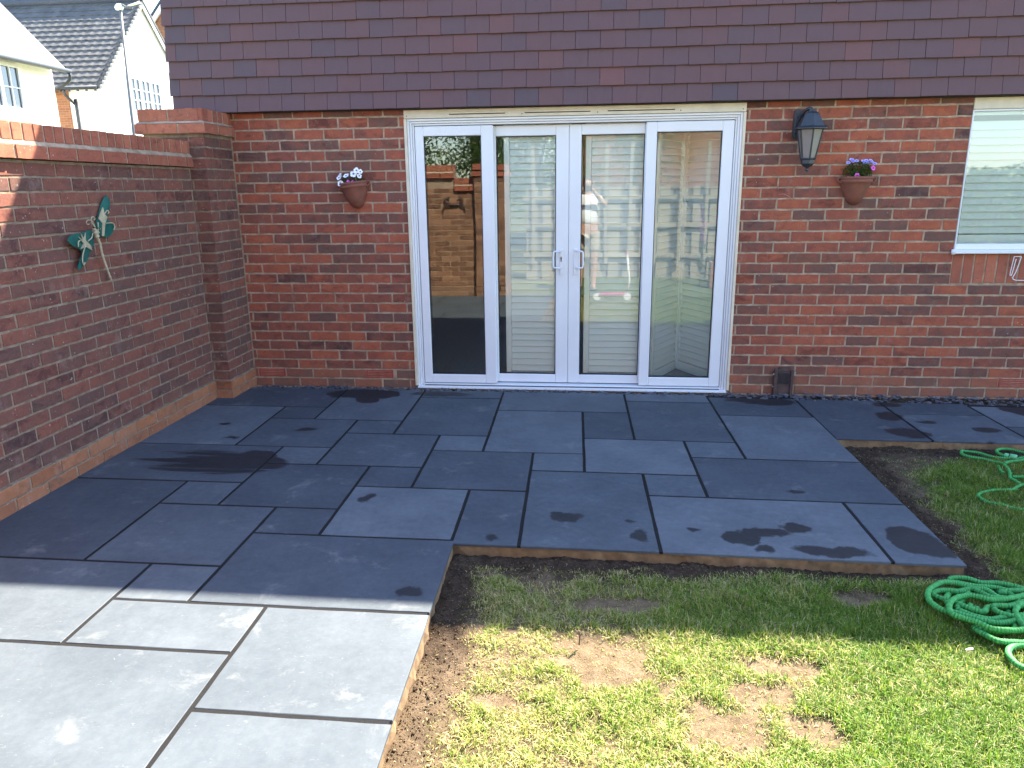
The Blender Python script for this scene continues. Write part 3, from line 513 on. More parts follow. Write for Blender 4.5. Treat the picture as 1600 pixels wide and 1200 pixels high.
def leaf(x0, x1, gx0, gx1, y, z0, z1, gz0, gz1, side=0):
    mb = MB(); ring(mb, x0, x1, z0, z1, gx0, gx1, gz0, gz1, y, y+0.045, 0)
    for (a, b_, c, d) in ((gx0, gx0+.006, gz0, gz1), (gx1-.006, gx1, gz0, gz1), (gx0+.006, gx1-.006, gz0, gz0+.006), (gx0+.006, gx1-.006, gz1-.006, gz1)):
        mb.box(a, b_, y+0.011, y+0.040, c, d, 1)
    # mitre lines at the corners
    lf = mb.build('door_leaf', [M_PVC, M_GASKET], house)
    g = MB(); g.box(gx0+.002, gx1-.002, y+0.016, y+0.036, gz0+.002, gz1-.002, 0); g.build('glass', M_GLASS, lf)
    if side:
        h = MB(); s = side; xc = (x1-0.052) if s < 0 else (x0+0.052); zc = 0.985
        pts = [(xc, y-.001, zc+.062), (xc+s*.012*1, y-.030, zc+.062), (xc+s*.044, y-.040, zc+.060), (xc+s*.056, y-.040, zc+.048), (xc+s*.056, y-.040, zc-.048), (xc+s*.044, y-.040, zc-.060), (xc+s*.012, y-.030, zc-.062), (xc, y-.001, zc-.062)]
        h.tube(spline(pts, 0.006), 0.0065, 10)
        h.box(xc-.013, xc+.013, y-.006, y+.0005, zc-.085, zc+.078, 0, bev=0.003)
        h.box(xc-.010, xc+.010, y-.010, y-.0058, zc-.118, zc-.080, 0, bev=0.004); 
        if s < 0: h.lathe([(0.0001, -.004), (.007, -.004), (.007, .0)], (xc, y-.0065, zc+.010), 14, 1); h.box(xc-.0025, xc+.0025, y-.0112, y-.0062, zc-.014, zc+.014, 1, bev=0.001); h.box(xc-.006, xc+.006, y-.0085, y-.006, zc-.018, zc+.020, 2, bev=0.002)
        h.build('handle', [M_PVC, M_DARKGAP, M_STEEL], lf)
    return lf
leaf(-1.284, -0.712, -1.222, -0.800, 0.020, 0.032, 1.940, 0.098, 1.872)
leaf(-0.770, -0.169, -0.700, -0.262, 0.068, 0.034, 1.938, 0.098, 1.866, -1)
leaf(-0.167, 0.436, -0.080, 0.370, 0.068, 0.034, 1.938, 0.098, 1.866, 1)
leaf(0.374, 0.976, 0.448, 0.898, 0.020, 0.032, 1.940, 0.098, 1.872)

# ------------------------------------------------------------------ shutters
def shutter(p0, p1, z0, z1, pitch=0.049, parent=house, mid=None, flip=1):
    a = Vector((p0[0], p0[1], 0)); b_ = Vector((p1[0], p1[1], 0)); U = (b_-a); W = U.length; U.normalize(); N = Vector((U.y, -U.x, 0))*flip
    M = Matrix(((U.x, N.x, 0, a.x), (U.y, N.y, 0, a.y), (0, 0, 1, 0), (0, 0, 0, 1)))
    mb = MB(); s = 0.042
    mb.box(0, s, -0.013, 0.013, z0, z1, 0, M=M, bev=0.003); mb.box(W-s, W, -0.013, 0.013, z0, z1, 0, M=M, bev=0.003)
    mb.box(s, W-s, -0.0125, 0.0125, z0, z0+0.075, 0, M=M, bev=0.003); mb.box(s, W-s, -0.0125, 0.0125, z1-0.085, z1, 0, M=M, bev=0.003)
    z = z0 + 0.082
    while z + pitch < z1-0.083:
        t = rnd(-0.0008, 0.0008)
        V = []
        for uu in (s+.002, W-s-.002):
            V += [(uu, 0.014+t, z), (uu, 0.0155+t, z+0.003), (uu, -0.011+t, z+pitch+0.009), (uu, -0.015+t, z+pitch+0.007), (uu, 0.009+t, z-0.0005)]
        V = [tuple(M @ Vector(v)) for v in V]
        mb.add(V, [(0, 1, 6, 5), (1, 2, 7, 6), (2, 3, 8, 7), (3, 4, 9, 8), (4, 0, 5, 9), (0, 4, 3, 2, 1), (5, 6, 7, 8, 9)], 0)
        z += pitch
    return mb.build('shutter_panel', M_SHUT, parent)
shutter((-0.648, 0.130), (-0.155, 0.130), 0.03, 2.02)
shutter((-0.050, 0.130), (0.445, 0.130), 0.03, 2.02)
shutter((0.470, 0.150), (0.712, 0.612), 0.03, 2.02)
shutter((0.722, 0.612), (0.985, 0.150), 0.03, 2.02)
# ------------------------------------------------------------------ window on the right
mb = MB()
ring(mb, WX0+.003, WX1-.003, 1.052, 1.975, WX0+.012, WX1-.04, 1.092, 1.962, 0.0, 0.06, 0, 0.003)
mb.box(WX0+.002, WX1-.002, -0.006, 0.06, 1.976, 2.050, 1, bev=0.003)
wf = mb.build('window', [M_PVC, M_CREAM], house)
g = MB(); g.box(WX0+.013, WX1-.041, 0.018, 0.038, 1.093, 1.961, 0); g.build('glass', M_GLASS, wf)
s_ = MB(); s_.box(WX0-.008, WX1+.02, -0.038, 0.06, 1.027, 1.0515, 0, bev=0.004)
s_.lathe([(0.0001, -.02), (.013, -.018), (.013, .016), (0.0001, .018)], (WX0-.010, -0.022, 1.040), 14, 0); s_.build('sill', M_PVC, wf)
shutter((WX0+.014, 0.105), (3.10, 0.105), 1.075, 2.03, 0.0495); shutter((3.104, 0.105), (3.70, 0.105), 1.075, 2.03, 0.0495)

# ------------------------------------------------------------------ garden wall with pier
M_SUNTANB = brick_mat('sunlit_tan_brick', [(0.0, (0.16, 0.08, 0.055)), (0.5, (0.25, 0.125, 0.075)), (1.0, (0.34, 0.18, 0.11))])  # garden brick with sunlight put into its tone, for the mirrored end wall
gw = thing('garden_wall', 'purplish red garden brick wall with projecting coping and capped pier, left of the slabs', 'wall', (-2.9, -2.7, 0))
GX = -2.79; g_mat = lambda zb: 1 if zb < 0.13 else 0
mb = MB()
def gz(i): return 0.005 - 0.015 + i*0.0 if False else (-0.01 + 0.075*i if i < 3 else 0.14 + 0.0724*(i-2))
rows = [(-0.012, 0.058), (0.066, 0.131)] + [(0.141+0.0724*i, 0.141+0.0724*i+0.0630) for i in range(21)]
for i, (z0, z1) in enumerate(rows):
    ph = 0.03 + (0.1125 if i % 2 else 0)
    course(mb, Vector((GX + (0.012 if i < 2 else 0), 0, 0)), Y_, X_, -5.0, -0.412, z0, ph, 1 if i < 2 else 0, h=z1-z0, dark=0.5)
    # return wall at the far end of the terrace, facing the house
    if i < 21: course(mb, Vector((0, -5.0, 0)), X_, Y_, -2.79, -1.66, z0, ph, 3, h=z1-z0, dark=0.2)
mb.box(-3.0, GX-.0035, -5.2, -0.40, -0.3, 1.665, 2); mb.box(-3.0, GX+.0085, -4.99, -0.402, -0.3, 0.136, 2)
mb.box(-3.0, -1.94, -5.2, -5.0035, -0.3, 1.64, 4); mb.box(-1.94, -1.60, -5.2, -5.0035, -0.3, 1.50, 4)
mb.build('wall', [M_GBRICK, M_PLINTH, M_GMORTAR, M_SUNTANB, M_MORTAR], gw)
mb = MB()                                           # coping: stretchers, fillet, brick on edge
def coping_y(mb, x, y0, y1, zb):
    y = y0
    while y < y1-0.02:
        e = min(y+0.213, y1); brick(mb, Vector((x, 0, 0)), Y_, X_, y, e, zb, zb+0.066, 0, 0.1, depth=0.2); y += 0.2235
    y = y0
    while y < y1-0.02:
        wdt = rnd(.063, .066); e = min(y+wdt, y1); brick(mb, Vector((x-0.018, 0, 0)), Y_, X_, y, e, zb+0.088, zb+0.174, 0, 0.1, depth=0.20); y += wdt+0.0095 if random.random() < .6 else wdt+.006
    mb.prism([(x-0.004, zb+0.067), (x-0.022, zb+0.089), (x-.05, zb+.089), (x-.05, zb+.067)], lambda p: (p[0], y0, p[1]), lambda p: (p[0], y1, p[1]), 1)
    mb.box(x-0.005, x-0.21, y0, y1, zb+0.002, zb+0.067, 1); mb.box(x-0.0225, x-0.21, y0, y1, zb+0.0672, zb+0.171, 1)
def coping_x(mb, y, x0, x1, zb):
    x = x0
    while x < x1-0.02:
        e = min(x+0.213, x1); brick(mb, Vector((0, y, 0)), X_, Y_, x, e, zb, zb+0.066, 0, 0.1, depth=0.2); x += 0.2235
    x = x0
    while x < x1-0.02:
        e = min(x+0.065, x1); brick(mb, Vector((0, y-0.018, 0)), X_, Y_, x, e, zb+0.088, zb+0.174, 0, 0.1, depth=0.2); x += 0.0745
    mb.prism([(y-0.004, zb+0.067), (y-0.022, zb+0.089), (y-.05, zb+.089), (y-.05, zb+.067)], lambda p: (x0, p[0], p[1]), lambda p: (x1, p[0], p[1]), 1)
    mb.box(x0, x1, y-0.03, y-0.21, zb+0.003, zb+0.171, 1)
coping_y(mb, GX+0.032, -4.97, -0.412, 1.668); coping_x(mb, -4.968, -3.0, -1.93, 1.64); coping_x(mb, -4.968, -1.925, -1.63, 1.47)
mb.build('coping', [M_RED, M_MORTAR], gw)
def pier(x0, x1, y0, y1, ztop, cap, front=False):
    mb = MB(); rw = rows + [(0.141+0.0724*i, 0.141+0.0724*i+0.0630) for i in range(21, 25)]
    for i, (z0, z1) in enumerate(rw):
        if z0 > ztop-0.03: break
        z1 = min(z1, ztop-.002); p = 0.013 if i < 2 else 0.0; m = 1 if i < 2 else 0
        a, e = (x0-0.0, x1+p); half = 0.1125 if i % 2 else 0.0
        course(mb, Vector((0, y0-p, 0)), X_, -Y_, a, e, z0, x1-0.225+half, m, h=z1-z0, dark=0.5)
        course(mb, Vector((x1+p, 0, 0)), Y_, X_, y0-p, y1, z0, y0-0.1125+half, m, h=z1-z0, dark=0.5)
        if front: course(mb, Vector((0, y1+.004, 0)), X_, Y_, x0, x1, z0, x0+half, 3, h=z1-z0, dark=0.3)  # only the sun-facing side takes the brighter brick tone
        course(mb, Vector((x0, 0, 0)), Y_, -X_, y0, y1, z0, y0+half, m, h=z1-z0, dark=0.5)
    mb.box(x0+.004, x1-.0035, y0+.0035, y1, -0.3, ztop, 2); mb.box(x0+.004, x1+.0095, y0-.0095, y1, -0.3, 0.136, 2)
    pr = mb.build('pier', [M_GBRICK, M_PLINTH, M_GMORTAR, M_SUNTANB], gw)
    mb = MB()
    for lv, (zz, hh, ov) in enumerate(((cap, 0.066, 0.034), (cap+0.080, 0.082, 0.014))):
        xa, xb, ya = x0-ov, x1+ov, y0-ov
        def run(Ov, U, N, s, e, stp, ofs=0.0):
            u = s-ofs
            while u < e-0.015:
                a_, b2 = max(u, s), min(u+stp-.0095, e)
                if b2-a_ > 0.012: brick(mb, Ov, U, N, a_, b2, zz, zz+hh, 0, 0.08, depth=0.12)
                u += stp
        run(Vector((0, ya, 0)), X_, -Y_, xa, xb, 0.2245, 0.0 if lv else 0.13)
        run(Vector((xb, 0, 0)), Y_, X_, ya+.001, y1, 0.075 if lv else 0.2, 0.0)
        run(Vector((xa, 0, 0)), Y_, -X_, ya+.001, y1, 0.2245, 0.0)
        if front: run(Vector((0, y1+.02, 0)), X_, Y_, xa, xb, 0.2245, 0.0)
        mb.box(xa+.004, xb-.004, ya+.004, y1, zz-.001, zz+hh-.003, 1)
    ov = 0.032; zz = cap+0.066
    mb.add([(x0-ov, y0-ov, zz), (x1+ov, y0-ov, zz), (x1+ov, y1, zz), (x0-ov, y1, zz), (x0-.013, y0-.013, zz+.0145), (x1+.013, y0-.013, zz+.0145), (x1+.013, y1, zz+.0145), (x0-.013, y1, zz+.0145)],
           [(0, 1, 5, 4), (1, 2, 6, 5), (3, 0, 4, 7)], 1)
    mb.build('cap', [M_RED, M_MORTAR], pr)
pier(-3.11, -2.668, -0.405, -0.002, 1.893, 1.892)
pier(-1.63, -1.19, -5.35, -4.93, 1.66, 1.66, True)
# ------------------------------------------------------------------ paving
GXL = dict(w=-2.80, a=-2.150, b=-1.842, c=-1.538, d=-1.226, e=-.924, f=-.617, g=-.318, h=-.022, i=.292, j=.588, k=.896, l=1.232, m=1.516, n=2.083, o=2.655, p=3.26, q=3.85, r=4.45, z=-.606)
GY = dict(t=-.105, t2=-.300, A=-.600, B=-.880, C=-1.155, D=-1.435, E=-1.718, F=-2.010, G=-2.300, H=-2.583, I=-2.893, J=-3.172, K=-3.465, L=-3.745, M=-4.33, N=-4.98, O=-4.05)
def wp(x, y): return (x - 0.022*(y+1.5), y - 0.014*max(x, 0) + 0.0)
SL = ['w b t A', 'b d t B', 'd f t t2', 'd f t2 C', 'w a A D', 'a b A B', 'a c B D', 'c d B C', 'c e C E', 'e f C D', 'w b D F', 'b c D E', 'b d E G', 'd e E F', 'e g D F',
      'w a F I', 'a b F G', 'a c G I', 'c d G H', 'd f F H', 'f g F H2', 'f i t A2', 'f h A2 D', 'h i A2 C', 'i k t t2', 'i k t2 C', 'h j C E', 'j k C D', 'g h D E',
      'g i E H2', 'i j E F', 'j m D F', 'i l F H2', 'l m F H2', 'k m t3 A2', 'k m A2 D', 'm n t3 X1', 'n o t4 t5', 'n o t5 X1', 'o p t6 X2', 'p q t6 X2', 'q r t6 X2', 'o r X2 X1',
      'c z H J', 'b c I J', 'w b I K', 'b d J K', 'd z J L', 'w a2 K M', 'a2 d K M', 'd z L M', 'w a M N', 'a c M N', 'c z M N']
GY.update(A2=-.592, H2=-2.612, t3=-.155, t4=-.190, t5=-.465, t6=-.25, X1=-1.020, X2=-.70); GXL.update(a2=-2.16)
GY['A2'] = -.590
mb = MB(); jb = MB(); J = 0.0082
def slab_poly(x0, x1, y0, y1):
    pts = []
    def edge(a, b_):
        n = max(2, int(math.hypot(b_[0]-a[0], b_[1]-a[1])/0.07))
        for k in range(n):
            t = k/n; j = 0.0 if k == 0 else 0.0011
            pts.append((a[0]+(b_[0]-a[0])*t+rnd(-j, j), a[1]+(b_[1]-a[1])*t+rnd(-j, j)))
    c = [(x0, y0), (x1, y0), (x1, y1), (x0, y1)]
    for i in range(4): edge(c[i], c[(i+1) % 4])
    return pts
slabtint = {}
for s in SL:
    a = s.split(); x0, x1, y1, y0 = GXL[a[0]], GXL[a[1]], GY[a[2]], GY[a[3]]
    jx0 = J if a[0] != 'w' else 0; jx1 = J if a[1] not in ('z',) else 0
    if a[1] == 'm' and a[3] != 'A2' or a[1] == 'z': jx1 = 0
    jy0 = 0 if a[3] in ('H2', 'X1') or (a[3] == 'H' and a[0] == 'f') else J
    P = [wp(x, y) for x, y in slab_poly(x0+jx0, x1-jx1, y0+jy0, y1-(0 if a[2][0] == 't' and a[2] not in ('t2', 't5') else J))]
    tz, tx, ty = rnd(-.0008, .0008), rnd(-.0006, .0006), rnd(-.0006, .0006)
    cx, cy = (x0+x1)/2, (y0+y1)/2; t = min(1, max(0, random.gauss(0.40, 0.26)))
    if cy < -3.1: t = .35+.2*t
    if s in ('f h A2 D', 'k m A2 D', 'i l F H2', 'e f C D'): t = 0.9
    if s in ('k m t3 A2', 'w b t A', 'h i A2 C'): t = 0.05
    if s in ('b c D E', 'i j E F', 'l m F H2'): t = 0.6
    col = (t, random.random(), 0)
    n = len(P); V = []
    cen = Vector((sum(p[0] for p in P)/n, sum(p[1] for p in P)/n, 0))
    for p in P:
        v = Vector((p[0], p[1], 0)); d = (cen-v).normalized()*0.0025; q = v+d; V.append((q.x, q.y, tz+tx*(p[0]-cx)+ty*(p[1]-cy)))
    for p in P: V.append((p[0], p[1], tz-0.002))
    for p in P: V.append((p[0]+rnd(-.001, .001), p[1]+rnd(-.001, .001), -0.0125))
    F = [tuple(range(n))]
    for i in range(n):
        j = (i+1) % n; F.append((i, n+i, n+j, j)); F.append((n+i, 2*n+i, 2*n+j, n+j))
    mb.add(V, F, 0, col)
patio = struct(mb.build('patio', M_SLAB))
# joints, bedding
def flat(mb, rects, z, zb, mat=0):
    for (x0, x1, y0, y1) in rects:
        q = [wp(x0, y0), wp(x1, y0), wp(x1, y1), wp(x0, y1)]
        mb.add([(p[0], p[1], z) for p in q]+[(p[0], p[1], zb) for p in q], [(0, 1, 2, 3), (0, 4, 5, 1), (1, 5, 6, 2), (2, 6, 7, 3), (3, 7, 4, 0)], mat)
rects = [(-2.83, GXL['z']-.008, -4.97, -0.11), (GXL['z']-.008, GXL['m']-.008, -2.605, -0.11), (GXL['m']-.008, GXL['r'], -1.013, -0.20)]
flat(jb, rects, -0.0026, -0.0128); struct(jb.build('paving_joint', M_JOINT))
bb = MB()
def ragged(x0, x1, y0, y1, zt, zb, n=0.05, amp=0.010):
    per = []
    c = [(x0, y0), (x1, y0), (x1, y1), (x0, y1)]
    for i in range(4):
        a, b_ = c[i], c[(i+1) % 4]; k = max(1, int(math.hypot(b_[0]-a[0], b_[1]-a[1])/n))
        nx, ny = (b_[1]-a[1]), -(b_[0]-a[0]); L = math.hypot(nx, ny); nx /= L; ny /= L
        for q in range(k): t = q/k; d = rnd(-amp, amp*.5); per.append(wp(a[0]+(b_[0]-a[0])*t+nx*d, a[1]+(b_[1]-a[1])*t+ny*d))
    m = len(per); V = [(p[0], p[1], zt) for p in per]+[(p[0]+rnd(-.006, .006), p[1]+rnd(-.006, .006), (zt+zb)/2) for p in per]+[(p[0]*1+rnd(-.01, .01), p[1]+rnd(-.01, .01), zb) for p in per]
    F = [tuple(range(m))]+[(i, m+i, m+(i+1) % m, (i+1) % m) for i in range(m)]+[(m+i, 2*m+i, 2*m+(i+1) % m, m+(i+1) % m) for i in range(m)]
    bb.add(V, F, 0)
ragged(-2.83, GXL['z']-.003, -4.97, -0.15, -0.0130, -0.12, amp=.006); ragged(GXL['z']-.03, GXL['m']-.004, -2.610, -0.16, -0.0134, -0.12, amp=.006); ragged(GXL['m']-.03, GXL['r'], -1.018, -0.24, -0.0138, -0.12, amp=.006)
struct(bb.build('mortar_bed', M_BED))

# ------------------------------------------------------------------ lawn, soil
EX, EY = GXL['z'], -2.612
def dist_patio(x, y):
    # distance outside the L shaped paving (numpy arrays); 0 inside
    def rd(x0, x1, y0, y1): dx = np.maximum(np.maximum(x0-x, x-x1), 0); dy = np.maximum(np.maximum(y0-y, y-y1), 0); return np.hypot(dx, dy)
    return np.minimum(np.minimum(rd(-9, EX+.04, -9, 0), rd(-1, 1.54, -2.625, 0)), rd(1, 9, -1.05, 0))
def vnoise(x, y, s, seed):
    r = np.random.default_rng(seed); T = r.random((64, 64)); u = x*s; v = y*s; i = np.floor(u).astype(int); j = np.floor(v).astype(int); fu = u-i; fv = v-j
    fu = fu*fu*(3-2*fu); fv = fv*fv*(3-2*fv); g = lambda a, b_: T[a % 64, b_ % 64]
    return (g(i, j)*(1-fu)+g(i+1, j)*fu)*(1-fv)+(g(i, j+1)*(1-fu)+g(i+1, j+1)*fu)*fv
BARE = [(-.01, -3.26, .25, .15), (.10, -3.36, .17, .11), (.46, -3.58, .25, .10), (-.30, -3.52, .09, .035), (.62, -3.42, .18, .06), (1.78, -1.33, .30, .20), (1.66, -1.62, .10, .2), (-.20, -2.78, .18, .07), (.15, -2.95, .22, .05), (1.07, -2.84, .12, .05), (.60, -3.28, .20, .05), (-.33, -3.95, .08, .05), (.85, -3.9, .08, .04)]
def density(x, y):
    d = dist_patio(x, y); n = vnoise(x, y, 7, 1)*.6+vnoise(x, y, 19, 2)*.4
    marg = np.where((y > -1.3) & (x > 1.5), .16, np.where((x > 1.5), .10+.12*np.clip((y+2.7)/1.7, 0, 1), np.where(x < -.3, .10, .040)))
    marg = np.where((x < 0.5) & (y > -2.85), .075, marg)
    D = np.clip((d-marg*(.3+1.4*n))/0.14, 0, 1)
    for (bx, by, rx, ry) in BARE:
        e = np.hypot((x-bx)/rx, (y-by)/ry) + (n-.5)*1.9; D = np.minimum(D, np.clip((e-.64)*1.5, 0.05, 1))
    n2 = vnoise(x, y, 4.5, 3)*.55+vnoise(x, y, 13, 4)*.45
    lush = np.clip((x-.0)/1.1, 0, 1)
    cl = vnoise(x, y, 24, 14)*.6+vnoise(x, y, 48, 15)*.4; D = D*np.clip((n2-.12+.42*lush)*3.0, .50, 1)*np.clip((cl-.26+.40*lush)*4.0, .45, 1)
    return np.where(d <= 0, 0, D)
def soilz(x, y):
    d = dist_patio(x, y)
    return -0.054 - .03*np.clip(-2.7-y, 0, 1.5) + (vnoise(x, y, 9, 5)-.5)*.016 + (vnoise(x, y, 30, 6)-.5)*.009 + (vnoise(x, y, 80, 7)-.5)*.006*np.where(d < .2, 2.0, 1.0) + .02*np.clip((x-1.5)*.6, 0, 1)*np.clip((y+1.6)/.5, 0, 1)*.5
def sheet(name, x0, x1, y0, y1, st, mat):
    xs = np.arange(x0, x1+st*.5, st); ys_ = np.arange(y0, y1+st*.5, st); Xg, Yg = np.meshgrid(xs, ys_); x = Xg.ravel(); y = Yg.ravel()
    z = soilz(x, y); V = np.stack([x, y, z], 1); nx, ny = len(xs), len(ys_)
    i = np.arange((nx-1)*(ny-1)); r = i//(nx-1); c = i % (nx-1); a = r*nx+c
    F = np.stack([a, a+1, a+nx+1, a+nx], 1).ravel()
    D = density(x, y); d = dist_patio(x, y)
    wet = np.clip(1.0-(d-.05-(vnoise(x, y, 12, 8))*.12)/.12, 0, 1); wet = np.where(y < -3.35, wet*.45, wet); wet = np.maximum(wet, np.where(y > -0.4, 1, 0)); wet = np.maximum(wet, np.clip((y+2.1)*.8, 0, .55))  # dark soil by the edge; beyond the eave shadow sunlight is put into the tone
    cols = np.stack([D, wet, np.zeros_like(D)], 1)
    return np_mesh(name, V, F, np.full(len(i), 4), mat, cols, smooth=True)
struct(sheet('soil', -0.9, 4.0, -5.4, 0.0, 0.0125, M_SOIL))
g = MB(); g.box(-1500, 1500, -1500, 1500, -0.40, -0.115, 0); struct(g.build('ground', M_GROUND))
def grass(name, x0, x1, y0, y1, n, hmin, hmax, wd, seed, flatg=False):
    r = np.random.default_rng(seed); x = r.uniform(x0, x1, n); y = r.uniform(y0, y1, n); D = density(x, y); keep = r.random(n) < (np.where(dist_patio(x, y) > .03, .16+.7*D, 0) if flatg else D); x = x[keep]; y = y[keep]; D = D[keep]; n = len(x)
    z = soilz(x, y)-.003; tuft = vnoise(x, y, 16, 9); lush = np.clip((x-.0)/1.1, 0, 1)
    h = r.uniform(hmin, hmax, n)*(.55+.5*tuft+.25*lush)*np.clip(D+.35, .5, 1); an = r.uniform(0, 2*np.pi, n); lean = r.uniform(2.2, 3.1, n) if flatg else r.uniform(.15, 1.7, n)**1.0
    dx, dy = np.cos(an), np.sin(an); px, py = -dy, dx; w_ = wd*r.uniform(.6, 1.3, n)
    L = h; b0 = np.stack([x, y, z], 1)
    def at(t, k): s = (np.sin(lean*t)*L*t if not flatg else L*t); c = (np.cos(lean*t*.9)*L*t if not flatg else L*(.22*np.sin(t*2.6)+.05)); q = b0+np.stack([dx*s, dy*s, c], 1); o = np.stack([px, py, np.zeros(n)], 1)*(w_*k)[:, None]; return q-o, q+o
    A, B = at(0, .8); C, E = at(.5, 1.0); F_, G_ = at(.8, .65); T = at(1.0, 0)[0]
    V = np.stack([A, B, C, E, F_, G_, T], 1).reshape(-1, 3); o = (np.arange(n)*7)[:, None]
    faces = np.concatenate([o+np.array([[0, 1, 3, 2]]), o+np.array([[2, 3, 5, 4]]), o+np.array([[4, 5, 6]])], 1).ravel(); sizes = np.tile([4, 4, 3], n)
    dry = np.clip(.52-.40*lush+.35*(vnoise(x, y, 6, 10)-.5)+ (1-D)*.30, .10, .85)
    if flatg: dry = np.full(n, .97)
    isdry = r.random(n) < dry; t = np.where(isdry, r.uniform(.74, 1.0, n), np.clip(r.normal(.42, .16, n)+.12*(1-lush), 0, .72))
    cols = np.repeat(np.stack([t, r.random(n), np.zeros(n)], 1), 7, 0)
    o = np_mesh(name, V, faces, sizes, M_BLADE, cols); tag(o, 'patchy green and straw coloured lawn grass beside the slabs', 'grass', kind='stuff'); return o
grass('grass', -0.6, 3.4, -4.25, -0.95, 720000, .022, .048, .00105, 21)
gr2 = grass('grass', -0.6, 7.0, -7.4, -4.25, 60000, .03, .06, .004, 22)
gr2['label'] = 'rough lawn grass between the camera and the pale timber fence'
gb = MB(); gb.box(-0.62, 9.0, -12.0, -5.4, -0.114, -0.05, 0); gb.box(4.0, 9.0, -5.4, -0.0, -0.114, -0.05, 0); struct(gb.build('lawn', simple('lawn_thatch', (0.07, 0.10, 0.028), 0.95, var=0.5, vscale=6, bump=.8, bscale=60)))
# soil crumbs
def clods(name, n, seed, label):
    r = np.random.default_rng(seed); x = r.uniform(-.6, 3.2, n*6); y = r.uniform(-4.2, -.95, n*6); d = dist_patio(x, y); D = density(x, y)
    p = np.where(d <= 0, 0, np.clip(1-d/.22, 0.0, 1)+.03*(1-D)); k = r.random(n*6) < p; x = x[k][:n]; y = y[k][:n]; n = len(x); z = soilz(x, y)
    s = np.exp(r.normal(-6.4, .5, n)); s = np.minimum(s, .0065)
    base = np.array([(1, 0, 0), (-1, 0, 0), (0, 1, 0), (0, -1, 0), (0, 0, 1), (0, 0, -1), (.6, .6, .55), (-.6, .6, .5), (.6, -.6, .5), (-.6, -.6, .55)], float)
    f = [(4, 6, 0), (4, 2, 6), (4, 7, 2), (4, 1, 7), (4, 9, 1), (4, 3, 9), (4, 8, 3), (4, 0, 8), (6, 2, 0), (7, 1, 2), (9, 3, 1), (8, 0, 3), (5, 0, 2), (5, 2, 1), (5, 1, 3), (5, 3, 0)]
    J_ = r.uniform(.65, 1.3, (n, 10, 3)); V = base[None]*J_*s[:, None, None]*np.array([1, 1, .75]); V = V+np.stack([x, y, z+s*.3], 1)[:, None, :]
    F = (np.array(f)[None]+(np.arange(n)*10)[:, None, None]).ravel(); t = np.repeat(np.clip(r.normal(.45, .25, n)+np.clip(-.25-y*.0+.0*x, 0, 0)+.12, 0, 1), 10)
    o = np_mesh(name, V.reshape(-1, 3), F, np.full(n*len(f), 3), M_CLOD, np.stack([t, t, t], 1)); tag(o, label, 'soil', kind='stuff')
g3 = grass('dead_grass', -0.6, 3.2, -4.25, -0.95, 130000, .014, .036, .0010, 23, True); g3['label'] = 'flattened straw coloured dead grass matted between the living blades'
clods('soil_crumbs', 42000, 31, 'loose dark soil crumbs along the cut edge of the paving')
# slate chippings in the gap along the house wall
def chips():
    mb = MB()
    for _ in range(1500):
        x = rnd(-2.62, 4.4); ye = -0.11 - 0.014*max(x, 0) - (0.04 if x > .9 else 0) - (.03 if x > 1.5 else 0) - (.05 if x > 2.6 else 0); y = rnd(ye-(.012 if random.random() < .35 else -.006), -0.004)
        if DX0 < x < DX1 and y > -.035: y = -.04
        s = rnd(.007, .024); z = -0.016 + rnd(-.006, .014) if y > ye else 0.002
        M = Matrix.Translation((x, y, z)) @ Matrix.Rotation(rnd(0, 6.28), 4, 'Z') @ Matrix.Rotation(rnd(-.5, .5) if y > ye else rnd(-.1, .1), 4, 'X')
        n = random.randint(4, 6); per = [(math.cos(2*math.pi*k/n)*s*rnd(.6, 1.3), math.sin(2*math.pi*k/n)*s*rnd(.4, .8)) for k in range(n)]; th = rnd(.0015, .004)
        mb.prism(per, lambda p: M @ Vector((p[0], p[1], th)), lambda p: M @ Vector((p[0], p[1], -th)), 0, (random.random(), 0, 0))
    o = mb.build('slate_chippings', M_SLATECHIP); tag(o, 'dark slate chippings in the gap between slabs and house wall', 'chippings', kind='stuff')
chips()
gp = MB(); gp.box(-2.66, 4.45, -0.26, -0.0, -0.12, -0.026, 0, col=(0, 1, 0)); struct(gp.build('soil_strip', M_SOIL))
